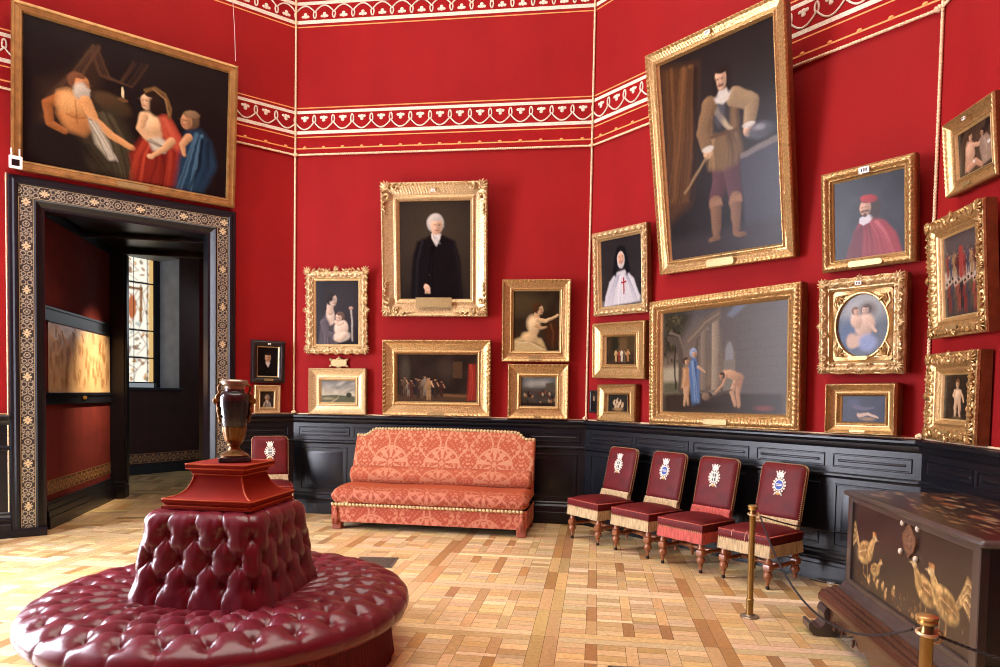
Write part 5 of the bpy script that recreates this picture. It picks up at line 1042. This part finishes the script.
# ---------------- upholstered side chairs with embroidered crests
def crest_mesh(kind):
    """crown over a wreathed medallion, thin appliqué facing -y, about .10 wide and .19 high, centred at 0"""
    w = MB(); b = MB(); g = MB(); d = MB()
    for k in range(14):
        a = 2*PI*k/14; w.blob((.046*math.cos(a), 0, .048*math.sin(a)*1.1), (.0085,.004,.0085), 8, 5)
    w.tube([(.034*math.cos(t),-.001,.038*math.sin(t)) for t in np.linspace(0,2*PI,24,endpoint=False)], .0045, 6, closed=True)
    b.prism([(.031*math.cos(t),.035*math.sin(t)) for t in np.linspace(0,2*PI,24,endpoint=False)], 'y', -.002, .003)
    if kind == 'blue':
        for z in (-.004,.006): w.box((-.022,-.0045,z-.0025),(.022,-.002,z+.0025))
    else:
        d.box((-.013,-.004,-.028),(.013,-.0015,.028)); w.box((-.003,-.0055,-.028),(.003,-.004,.028)); w.box((-.013,-.0055,-.004),(.013,-.004,.004))
        for s in (-1,1): w.blob((s*.021,-.002,0), (.006,.003,.018), 8, 5)
    w.prism([(-.026,.058),(.026,.058),(.028,.066),(-.028,.066)], 'y', -.003, .003)
    w.prism([(-.024,.068),(.024,.068),(.032,.092),(.020,.084),(.012,.098),(0,.086),(-.012,.098),(-.020,.084),(-.032,.092)], 'y', -.003, .003)
    for x,z in ((-.032,.095),(-.012,.101),(.012,.101),(.032,.095),(0,.092)): w.blob((x,0,z), (.006,.004,.006), 8, 5)
    for s in (-1,1): w.tube([(s*.01,0,-.054),(s*.024,0,-.062),(s*.03,0,-.074)], .0045, 6); g.tube([(s*.008,0,-.056),(s*.012,0,-.07)], .005, 6)
    g.blob((0,0,-.064), (.010,.004,.010), 8, 5)
    return w, b, g, d
M_cw, M_cb, M_cg, M_cd = mat('crest_white', (232,226,212), .7), mat('crest_blue', (58,92,164), .7), mat('crest_gold', (206,166,96), .6), mat('crest_green', (40,66,66), .7)
M_cpale = mat('crest_silver_green', (168,184,176), .7)
def fringe_strip(x0, x1, y, z0, z1, axis='x', out=-1):
    """hanging bullion strands as one corrugated sheet"""
    n = int((x1-x0)/.0042); q = np.linspace(x0, x1, n); rows = []
    for f, z in ((0,z1),(.12,z1-.012),(.5,(z0+z1)/2),(1,z0)):
        o = .0035*np.cos(np.arange(n)*PI*.72)*(.3+.7*f)+.006*f+.004*np.sin(q*31+2*f)*f; zz = z-(np.abs(np.sin(np.arange(n)*2.1))*.008 if f == 1 else 0)+np.zeros(n)
        rows.append(np.stack([q, y+out*o, zz], -1) if axis == 'x' else np.stack([y+out*o, q, zz], -1))
    return np.stack(rows, 1)
def turned_leg(mb, x, y, h, castor=True):
    mb.lathe([(.024,h),(.024,h-.06),(.030,h-.066),(.030,h-.074),(.020,h-.08),(.025,h-.105),(.031,h-.118),(.025,h-.128)], 14, (x,y,0))
    z = h-.128; mb.box((x-.034,y-.034,z-.056),(x+.034,y+.034,z), .012)
    mb.lathe([(.019,z-.056),(.028,z-.064),(.037,z-.085),(.037,z-.098),(.028,z-.116),(.017,z-.128),(.024,z-.134),(.015,z-.140),(.012,.030)], 14, (x,y,0))
def make_chair(label, kind, fmat, loc, rot, worn=False):
    t = thing('side_chair', label, 'chair', loc, rot, 'crested red side chairs along the dado')
    W, D, H = .235, .24, .335                                           # half width, half depth, seat frame underside
    # seat: domed velvet pad with crisp front edge; local -y is the front
    nx_, ny_ = 34, 34; X, Y = np.meshgrid(np.linspace(-1,1,nx_), np.linspace(-1,1,ny_), indexing='ij')
    e = np.maximum(np.abs(X),np.abs(Y)); dome = (1-np.abs(X)**3.2)*(1-np.abs(Y)**3.2); Zs = .425+.040*dome**.6
    xw = W*(1-.05*(Y+1)/2); mb = MB(); mb.grid(np.stack([X*xw, Y*D, Zs],-1))
    cor = [(-W,-D),(W,-D),(W*.95,D),(-W*.95,D)]
    mb.loft([[(x*k,y*k,z) for x,y in cor] for z,k in ((.425,1.0),(.415,1.025),(.385,1.03),(.36,1.0),(.345,1.0))], cap=False); mb.build('seat', M_seat, t, smooth=50)
    sm = MB(); sm.tube([(-W*1.0,-D*1.02,.421),(0,-D*1.02,.421),(W*1.0,-D*1.02,.421)], .005, 6); sm.tube([(W*1.02,-D,.421),(W*.98,D,.421)], .005, 6); sm.tube([(-W*1.02,-D,.421),(-W*.98,D,.421)], .005, 6); sm.build('seat_piping', mat('crimson_piping', (176,84,66), .5, noise=.5, nscale=40), t, smooth=True)
    mb = MB(); mb.box((-W+.004,-D+.004,.315),(W-.004,D-.004,.347)); mb.build('seat_frame', M_wood, t)
    mb = MB(); mb.grid(fringe_strip(-W*1.02,W*1.02,-D*1.02,.262,.352)); mb.grid(fringe_strip(-D*1.02,D*.92,W*1.02,.262,.352,'y',1)); mb.grid(fringe_strip(-D*1.02,D*.92,-W*1.02,.262,.352,'y',-1)); mb.build('seat_fringe', fmat, t, smooth=True)
    nl = MB()
    for k in range(24): nl.blob((-W+2*W*k/23,-D*1.03,.356), (.006,.005,.006), 6, 4)
    nl.build('nail_row', M_nail, t, smooth=True)
    for x in (-.205,.205):
        mb = MB(); turned_leg(mb, x, -.205, .33); o = mb.build('leg', M_wood, t, smooth=40)
        mb = MB(); mb.lathe([(.011,.0),(.016,.006),(.016,.02),(.009,.03)], 10, (x,-.205,0)); mb.build('castor', mat('dark_castor', (36,30,30), .4, .5), o)
        mb = MB(); turned_leg(mb, x*.93, .205, .33); mb.build('leg', M_wood, t, smooth=40)
    st = MB()
    for x in (-.20,.20): st.lathe([(.014,-.19),(.016,-.1),(.022,-.06),(.014,-.04),(.02,0),(.014,.04),(.022,.06),(.016,.1),(.014,.19)], 10); V = st.v[-1]; st.v[-1] = np.stack([V[:,0]+x*.97, V[:,2], V[:,1]+.165],-1)
    st.lathe([(.013,-.19),(.018,-.08),(.024,-.04),(.014,-.025),(.02,0),(.014,.025),(.024,.04),(.018,.08),(.013,.19)], 10); V = st.v[-1]; st.v[-1] = np.stack([V[:,2], V[:,1]+.0, V[:,0]+.165],-1)
    st.build('stretcher', M_wood, t, smooth=40)
    # back: rounded-top pad on two posts, leaning
    b = bpy.data.objects.new('backrest_assembly', None)
    tilt = math.radians(-13); bm = Matrix.Translation((0,.225,.50)) @ Matrix.Rotation(tilt, 4, 'X')
    def rr(w, h, r, y, ins=0):
        P = []; 
        for cx, cz, a0 in ((w-r,h-r,0),(-w+r,h-r,PI/2)):
            for k in range(7): a = a0+PI/2*k/6; P.append((cx+(r-ins)*math.cos(a), y, cz+(r-ins)*math.sin(a)))
        P.append((-w+ins,y,ins)); P.append((w-ins,y,ins)); return P
    mb = MB(); bw, bh = .205, .465; nb = len(rr(bw,bh,.05,0))
    rings = [rr(bw,bh,.05,.028),rr(bw,bh,.05,-.012),rr(bw,bh,.05,-.022,.006),rr(bw,bh,.05,-.034,.03),rr(bw,bh,.05,-.038,.045)]
    # inner rings shrink toward the middle for a soft pad
    base = np.array(rings[-1]); c_ = base.mean(0)
    for k in (.75,.45,.15): q = c_+(base-c_)*k; q[:,1] = -.040-.006*(1-k); rings.append(q.tolist())
    mb.loft(rings).tr(bm); bk = mb.build('backrest', M_seat, t, smooth=50)
    mb = MB(); edge = rr(bw,bh,.05,-.012,-.002)[:-0 or None]
    path = [edge[-1]]+edge[:-1]; L = np.array(path); dist = np.r_[0,np.cumsum(np.linalg.norm(np.diff(L,axis=0),axis=1))]
    for k in range(int(dist[-1]/.017)): mb.blob([np.interp(k*.017,dist,L[:,j]) for j in range(3)], (.0055,.008,.0055), 6, 4)
    mb.tube(L+np.array([0,.026,0]), .005, 6); mb.tr(bm); mb.build('nail_trim', M_nail, t, smooth=True)
    mb = MB(); mb.grid(fringe_strip(-bw,bw,-.03,-.075,.004)); mb.grid(fringe_strip(-.03,.02,bw*.98,-.075,.0,'y',1)); mb.box((-bw+.002,-.02,-.03),(bw-.002,.02,.0)); mb.tr(bm); mb.build('back_fringe', fmat, t, smooth=40)
    for s in (-1,1):
        mb = MB(); mb.box((s*.185-.018,-.014,-.19),(s*.185+.018,.022,.05)); mb.tr(bm); mb.build('back_post', M_wood, t)
    w, bl, g, d = crest_mesh(kind); cm_ = bm @ Matrix.Translation((0,-.0485,.275)) @ Matrix.Rotation(0, 4, 'X') @ Matrix.Scale(1.18, 4)
    par = (bl.tr(cm_)).build('embroidered_crest', M_cb if kind == 'blue' else M_cpale, t)
    w.tr(cm_).build('crest_wreath', M_cw, par, smooth=40); g.tr(cm_).build('crest_tassel', M_cg, par, smooth=40)
    if d.v: d.tr(cm_).build('crest_shield', M_cd, par)
    if worn:
        wm = MB()
        for x, zs in ((-.11,(.40,.435)),(.015,(.385,.425)),(.05,(.40,.43)),(.10,(.395,.425))): wm.tube([(x,-D*1.035,zs[0]-.02),(x+.004,-D*1.035,zs[1]-.012),(x+.012,-D*.99,.431),(x+.02,-D*.9,.437)], .0022, 5)
        wm.build('worn_scratches', mat('worn_thread', (226,190,170), .8), t)
    return t
CA = WALL['C'][1]
def cpos(u, off): p = wpos('C', u, off, 0); return (p[0], p[1], 0)
make_chair('red crested side chair nearest the sofa, first of the row of four, straw fringe', 'silver', M_gfr, cpos(.72,.475), (0,0,CA-.07))
make_chair('second red side chair from the sofa, blue crest and straw fringe', 'blue', M_gfr, cpos(1.362,.49), (0,0,CA-.02))
make_chair('red side chair with rose-coloured fringe and silvery green crest', 'silver', M_pfr, cpos(1.966,.52), (0,0,CA))
make_chair('red side chair with scratched seat edge, blue crest, behind the brass post', 'blue', M_gfr, cpos(2.585,.49), (0,0,CA-.02), True)
p = wpos('A', 3.19, .44, 0); make_chair('red crested side chair standing alone between the doorway and the sofa', 'silver', M_gfr, (p[0]-.02,p[1],0), (0,0,WALL['A'][1]-.30))

# ---------------- lacquer chest on its carved stand
DA = WALL['D'][1]; cu0, cu1, cof0, cof1 = .87, 2.47, .13, .862; CL, CD_ = cu1-cu0, cof1-cof0
cp = wpos('D', (cu0+cu1)/2, (cof0+cof1)/2, 0)
ch = thing('lacquer_chest', 'large dark brown lacquer chest with gold painted cocks, on a low carved stand', 'chest', cp, (0,0,DA))
M_lac = mat('brown_lacquer', (50,40,36), .30, noise=.12, nscale=5, coat=.5, croughness=.2)
M_lacp = mat('painted_lacquer', (60,40,34), .30, attr='paint', coat=.5, croughness=.2)
M_lacf = mat('lacquer_frame', (70,60,55), .32, noise=.12, nscale=6, coat=.4)
M_rose = mat('rosewood_stand', (72,44,33), .24, noise=.3, nscale=10, stretch=(.25,1,1), coat=.4, croughness=.2)
M_ebst = mat('dark_stand', (70,60,58), .3, noise=.2, nscale=10, coat=.4)
hx, hy = CL/2, CD_/2; ZB, ZT_ = .35, .898
mb = MB(); mb.box((-hx+.06,-hy+.035,ZB),(hx-.06,hy-.03,ZT_)); mb.build('body', M_lac, ch)
mb = MB()
for x0,x1 in ((-hx+.045,-hx+.105),(hx-.105,hx-.045)): mb.box((x0,-hy+.018,ZB),(x1,-hy+.06,ZT_), .006); mb.box((x0,hy-.06,ZB),(x1,hy-.012,ZT_), .006)
mb.box((-hx+.045,-hy+.018,ZB),(hx-.045,-hy+.06,ZB+.03), .005); mb.box((-hx+.045,-hy+.020,ZT_-.028),(hx-.045,-hy+.06,ZT_), .005)
for s in (-1,1): x = s*(hx-.062); mb.box((min(x,x+s*.018),-hy+.02,ZB),(max(x,x+s*.018),hy-.012,ZB+.04), .004)
mb.build('corner_frame', M_lacf, ch)
# front scene: a cock and hen to the left, chicks between, a larger pair to the right
fwid, fh = CL-.215, ZT_-ZB-.06; p = Paint(fwid, fh, (46,37,34), .0055, 41, .1); p.mott(.12, 14)
GA, GB, GC = (178,144,88), (138,108,64), (202,174,122)
def fowl(cx, cy, s, face=1, tail=True):
    A = p.asp/1.5; f = face
    if tail:
        for k in range(16):
            q = k/15; hgt = -.30+.16*q; L = .30+.05*math.sin(PI*q)-.10*q
            P = [(cx-f*.10*s/A, cy-.03*s+.05*q*s), (cx-f*(.10+L*.35)*s/A, cy+(hgt*(1-q*.5))*s), (cx-f*(.10+L*.75)*s/A, cy+(hgt*.8+.10*q+.04)*s), (cx-f*(.10+L)*s/A, cy+(hgt*.3+.20*q+.16)*s), (cx-f*(.09+L*.98)*s/A, cy+(.02+.24*q)*s)]
            p.ln(P, .0075*s, (GB,GA,GC,(120,84,44))[k%4], .002*s, .005, .85)
    p.el(cx,cy,.215*s,.125*s,GA,rot=-16*f,soft=.25,sh=.4); p.el(cx-f*.03*s/A,cy-.01*s,.14*s,.065*s,(120,86,46),rot=-14*f,soft=.4,op=.8); [p.ln([(cx+f*(.05-.03*q)*s/A,cy+(-.04+.012*q)*s),(cx-f*(.06+.02*q)*s/A,cy+(.0+.012*q)*s)],.006*s,GC,.002*s,.006,.8) for q in range(5)]; p.ln([(cx+f*.09*s/A,cy-.04*s),(cx+f*.13*s/A,cy-.13*s),(cx+f*.155*s/A,cy-.18*s)], .075*s, GA, .034*s, sh=.3); p.el(cx+f*.165*s/A,cy-.205*s,.054*s,.038*s,GC)
    for q in (-.02,.0,.022): p.el(cx+f*(.16+q)*s/A,cy-.25*s,.016*s,.024*s,(184,126,70),soft=.4)
    p.ln([(cx+f*.19*s/A,cy-.205*s),(cx+f*.235*s/A,cy-.195*s)], .010*s, GC, .003*s)
    for q in (-.02,.05): p.ln([(cx+f*q*s/A,cy+.09*s),(cx+f*(q+.01)*s/A,cy+.25*s),(cx+f*(q+.06)*s/A,cy+.27*s)], .009*s, GB)
    for k in range(8): p.ln([(cx+f*(-.12+.03*k)*s/A,cy-.05*s),(cx+f*(-.15+.03*k)*s/A,cy+.05*s)], .004*s, (110,76,38), soft=.006, op=.7)
fowl(.14,.56,1.1,1); fowl(.25,.70,.62,1,False); 
for x,y in ((.19,.86),(.245,.80),(.275,.86),(.33,.84),(.36,.9),(.43,.82)): p.el(x,y,.035,.045,GA,soft=.4); p.el(x+.008,y-.05,.02,.024,GC)
for k in range(26): x = p.rng.uniform(.02,.9); p.el(x,p.rng.uniform(.8,.98),.02,.014,(GB,(120,84,50))[k%2],soft=.6,op=.8)
fowl(.69,.60,1.05,-1,False); fowl(.83,.62,1.2,-1)
for k in range(60):
    x, y = p.rng.uniform(.02,.98), p.rng.uniform(.78,1.0); p.ln([(x,y),(x+p.rng.uniform(-.008,.008),y-p.rng.uniform(.02,.07))], .004, (GB,(110,80,46),GA)[k%3], .001, .006, .7)
for k in range(5): p.el(.60+.03*k,.93-.01*(k%2),.03,.03,GA,soft=.5)
g_ = p.C.mean(2) > .08; p.C[g_] *= np.exp(.55*smooth_noise(p.nx,p.ny,3,p.rng)+.35*smooth_noise(p.nx,p.ny,7,p.rng))[g_][:,None]
m_, c_ = p.mesh(); c_ = c_*1.35; o = m_.build('painted_front', M_lacp, ch, col=c_, fix=False); o.location = (0,-hy+.0335,ZB+.03)
mb = MB(); ez = ZT_-.112; e = [(.0,.088),(.034,.064),(.05,.042),(.072,.03),(.078,0),(.06,-.03),(.05,-.05),(.026,-.062),(0,-.088)]; e = e+[(-x,z) for x,z in e[-2:0:-1]]
mb.prism([(x+.09,z+ez) for x,z in e], 'y', -hy+.022, -hy+.034); 
for k in range(10): a = 2*PI*k/10; mb.blob((.09+.028*math.cos(a),-hy+.021,ez+.04*math.sin(a)), (.008,.004,.008), 6, 4)
mb.build('lock_plate', mat('dark_bronze', (118,84,60), .5, .3, noise=.4, nscale=60), ch, smooth=30)
for x,z in ((-.085,.078),(.085,.078),(-.10,-.075),(.075,-.078)):
    mb = MB(); mb.blob((.09+x,-hy+.026,ez+z), (.014,.012,.017), 12, 8); mb.build('stud', mat('ivory_stud', (206,196,174), .4), ch, smooth=True)
# lid with rounded lip and painted top
mb = MB(); mb.box((-hx,-hy,ZT_),(hx,hy,ZT_+.036), .016); ld = mb.build('lid', M_lacf, ch, smooth=50)
p = Paint(CL-.05, CD_-.05, (60,40,36), .008, 42, .12); p.mott(.15,12)
for k in range(110):
    x, y = p.rng.uniform(.03,.97), p.rng.uniform(.08,.92); c = ((190,150,96),(150,112,70),(206,176,128),(176,128,90))[p.rng.integers(4)]; p.el(x,y,p.rng.uniform(.03,.10),p.rng.uniform(.008,.022),c,rot=p.rng.uniform(-8,8),soft=.7,op=.85)
for x,y in ((.34,.5),(.62,.6),(.18,.4)): p.el(x,y,.11,.05,(176,112,76),soft=.6); p.el(x+.04,y-.04,.06,.03,(220,190,150),soft=.6)
m_, c_ = p.mesh(); V = m_.v[0]; m_.v[0] = np.stack([V[:,0], V[:,2]-(CD_-.05)/2, np.zeros(len(V))],-1); o = m_.build('painted_top', M_lacp, ld, col=c_, fix=False); o.location = (0,0,ZT_+.0372)
# stand: dark cavetto then three reeds stepping outward and down, mitred round front and sides
st_p = [(.02,.36),(.0,.358),(-.012,.352),(-.035,.318),(-.062,.305),(-.066,.30)]
reed = [(-.066,.30)]
for k in range(3):
    x0 = -.066-.035*k; z0 = .300-.016*k
    for q in np.linspace(0,PI,7)[1:]: reed.append((x0-.0175+.0175*math.cos(q), z0+.014*math.sin(q)-.016*(1-math.cos(q))/2))
reed += [(-.172,.25),(-.182,.236),(-.182,.205),(-.172,.195),(-.14,.19),(-.02,.19)]
def stand_ring(o, z):
    o *= .80; return [(-hx+.03+o*.55,-hy+.03+o,z),(hx-.03-o*.55,-hy+.03+o,z),(hx-.03-o*.55,hy-.03,z),(-hx+.03+o*.55,hy-.03,z)]
mb = MB(); mb.loft([stand_ring(o,z) for o,z in st_p]); mb.build('stand_cavetto', M_ebst, ch, smooth=30)
mb = MB(); mb.loft([stand_ring(o,z) for o,z in reed]); mb.build('stand_moulding', M_rose, ch, smooth=30)
# scroll feet: an S profile in the depth direction, toe curling outward
def foot(sx, front):
    P = [(-.130,.20),(-.168,.185),(-.180,.15),(-.170,.11),(-.172,.082),(-.190,.062),(-.215,.056),(-.238,.068),(-.250,.088),(-.266,.080),(-.264,.040),(-.235,.006),(-.170,.0),(-.100,.0),(-.065,.03),(-.052,.10),(-.04,.16),(-.02,.20)]
    P = [(-hy+.055+y, z) for y,z in P] if front else [(hy-.03-(y+.13), z) for y,z in P]
    x = sx*(hx+.035); mb = MB(); mb.prism(P, 'x', min(x,x-sx*.14), max(x,x-sx*.14)); return mb
for sx in (-1,1):
    foot(sx,True).build('foot', M_ebst, ch, smooth=30)
    x = sx*(hx-.085); mb = MB(); mb.box((x-.06,hy-.13,0),(x+.06,hy-.03,.2), .02); mb.build('foot', M_ebst, ch)
# pierced apron with scrolled lower edge along the front
def apron():
    top = [(-hx+.13,.2),(hx-.13,.2)]; low = []; N = 160
    for k in range(N+1):
        x = -hx+.13+(CL-.26)*k/N; t = abs(x)/(hx-.13); z = .135-.05*math.cos(t*PI*1.0)**2-.018*math.cos(t*22)-.03*math.exp(-((t-.72)/.07)**2)+.045*math.exp(-((t-.86)/.05)**2); low.append((x, max(.045, min(.18, z))))
    P = top[:1]+low+top[1:]; a = MB(); n = len(low); V = []; 
    yf, ybk = -hy+.03-.125, -hy+.03-.085
    for x,z in low: V += [(x,yf,z),(x,yf,.2),(x,ybk,.2),(x,ybk,z)]
    F = []
    for k in range(n-1):
        i, j = 4*k, 4*k+4; F += [(i,j,j+1,i+1),(i+2,j+2,j+3,i+3),(i+3,j+3,j,i)]
    F += [(0,1,2,3),(4*n-4,4*n-1,4*n-2,4*n-3)]; a.add(V,F)
    for s in (-1,1):
        for t,r in ((.86,.032),(.66,.028),(.4,.026)): cscroll(a, (s*t*(hx-.13),.13), PI/2, r, s, .007, yf-.004)
    return a
apron().build('apron', M_rose, ch, smooth=30)

# ---------------- brass barrier posts and black ropes
def post(label, loc, h=.775):
    t = thing('stanchion_post', label, 'barrier post', (loc[0],loc[1],0), (0,0,0), 'brass barrier posts in front of the chest')
    mb = MB(); mb.lathe([(.0,.0),(.062,.0),(.064,.006),(.060,.011),(.034,.014),(.030,.02),(.0,.02)], 32); mb.build('base_disc', mat('steel_disc', (170,160,140), .3, .8), t, smooth=40)
    mb = MB(); mb.lathe([(.024,.012),(.024,.11),(.027,.113),(.027,.125),(.0205,.13),(.0205,h-.075),(.024,h-.07),(.024,h-.06),(.02,h-.055),(.02,h-.03)], 24); mb.build('pole', M_brass, t, smooth=40)
    mb = MB(); mb.lathe([(.020,h-.034),(.030,h-.03),(.031,h-.022),(.026,h-.018),(.033,h-.012),(.034,h-.004),(.028,h),(.0,h+.002)], 28); mb.build('cap', mat('bright_brass', (214,182,120), .28, .85), t, smooth=40)
    mb = MB(); mb.tube([(.030*math.cos(a),.030*math.sin(a),h-.062+.004*math.sin(a)) for a in np.linspace(0,2*PI,20,endpoint=False)], .006, 8, closed=True)
    mb.tube([(.034+.018*math.cos(a),.0,h-.075+.022*math.sin(a)) for a in np.linspace(0,2*PI,18,endpoint=False)], .005, 8, closed=True); mb.build('rope_ring', mat('pale_brass', (226,206,160), .3, .6), t, smooth=True)
    return t
S1, S2p = (1.744,4.677), (1.472,2.316)
post('brass barrier post standing before the scratched red chair', S1); post('brass barrier post in front of the chest, cut off by the bottom edge', S2p)
def rope(label, a, b, sag, r=.0055):
    q = np.linspace(0,1,60); A, B = np.array(a,float), np.array(b,float); P = A+(B-A)*q[:,None]; P[:,2] -= sag*4*q*(1-q)
    mb = MB(); L = np.linalg.norm(np.diff(P,axis=0),axis=1).sum(); n = int(L/.006); s = np.linspace(0,1,n); C = np.stack([np.interp(s,q,P[:,j]) for j in range(3)],-1)
    for ph in (0,PI): t_ = s*L/.035*2*PI+ph; mb.tube(C+np.stack([np.cos(t_)*r*.4, np.sin(t_)*r*.4, np.cos(t_+1)*r*.4],-1), r*.7, 5)
    return tag(mb.build('barrier_rope', M_rope, smooth=True), label, 'rope', 'black barrier ropes')
rope('black rope sagging from the far brass post past the chest foot to near post', (S1[0]+.04,S1[1]-.035,.70), (S2p[0]-.02,S2p[1]+.05,.708), .275)
rope('black rope from the far brass post running back behind the lacquer chest', (S1[0]+.055,S1[1]+.012,.70), (3.09,5.02,.56), .07)
rope('black rope leaving the near brass post to the right across the chest front', (S2p[0]+.035,S2p[1]-.01,.705), (2.42,1.72,.72), .08)

# ---------------- floor grilles and the little plug by the dado
M_grille = mat('grey_iron', (112,104,92), .5, .5, noise=.25, nscale=30)
def grille(label, x, y, s, rz):
    t = thing('floor_grille', label, 'floor vent', (x,y,0), (0,0,rz)); mb = MB(); h = s/2
    for a,b,c,d in ((-h,-h,h,-h+.018),(-h,h-.018,h,h),(-h,-h,-h+.018,h),(h-.018,-h,h,h)): mb.box((a,b,.0005),(c,d,.004))
    mb.build('frame', M_grille, t); mb = MB()
    for k in range(1,17): q = -h+s*k/17; mb.box((q-.0045,-h,.0005),(q+.0045,h,.003)); mb.box((-h,q-.0035,.0005),(h,q+.0035,.0025))
    mb.build('mesh_grating', M_grille, t); mb = MB(); mb.box((-h,-h,.0002),(h,h,.0006)); mb.build('dark_well', mat('vent_dark', (40,34,28), .8), t)
grille('square metal floor grille behind the settee, in front of the sofa', -1.083, 6.017, .36, -.03)
grille('metal floor grille at the bottom edge of the picture, right of the settee', .75, 3.625, .27, -.06)
t = thing('floor_plug', 'small silver cable plug lying at the foot of the black dado', 'plug', wpos('C', 3.0, .13, 0), (0,0,CA+.1))
mb = MB(); mb.tube([(-.03,0,.012),(.03,0,.012)], .011, 10); mb.build('body', mat('plug_silver', (190,186,180), .35, .6), t, smooth=True); mb = MB(); mb.tube([(-.03,0,.012),(-.09,.01,.007),(-.18,.03,.006)], .0055, 8); mb.build('cord', M_rope, t, smooth=True)

# ================================================================== CAMERA, LIGHT
f_px, cy_px, pitch, roll = 685.9, 421.0, -.0381, .0177
fw3 = np.array([0, math.cos(pitch), math.sin(pitch)]); r0 = np.array([1.,0,0]); u0_ = np.cross(r0, fw3)
rv = math.cos(roll)*r0+math.sin(roll)*u0_; uv = -math.sin(roll)*r0+math.cos(roll)*u0_
cam = bpy.data.cameras.new('camera'); co = bpy.data.objects.new('camera', cam); COL.objects.link(co); SC.camera = co
M4 = Matrix.Identity(4)
for i in range(3): M4[i][0], M4[i][1], M4[i][2] = rv[i], uv[i], -fw3[i]
M4.translation = (0, 0, 1.5); co.matrix_world = M4
cam.sensor_width = 36; cam.lens = f_px/1000*36; cam.shift_y = (cy_px-333.5)/1000; cam.clip_start = .05; cam.clip_end = 100
wd = bpy.data.worlds.new('world'); SC.world = wd; wd.use_nodes = True; wd.node_tree.nodes['Background'].inputs[0].default_value = (.8,.9,1,1); wd.node_tree.nodes['Background'].inputs[1].default_value = .3
SC.view_settings.view_transform = 'Standard'; SC.view_settings.look = 'None'; SC.view_settings.gamma = 1; SC.view_settings.use_curve_mapping = False
SC.view_settings.exposure = 0.0
SC.cycles.filter_width = 1.05; SC.cycles.max_bounces = 8; SC.cycles.diffuse_bounces = 5
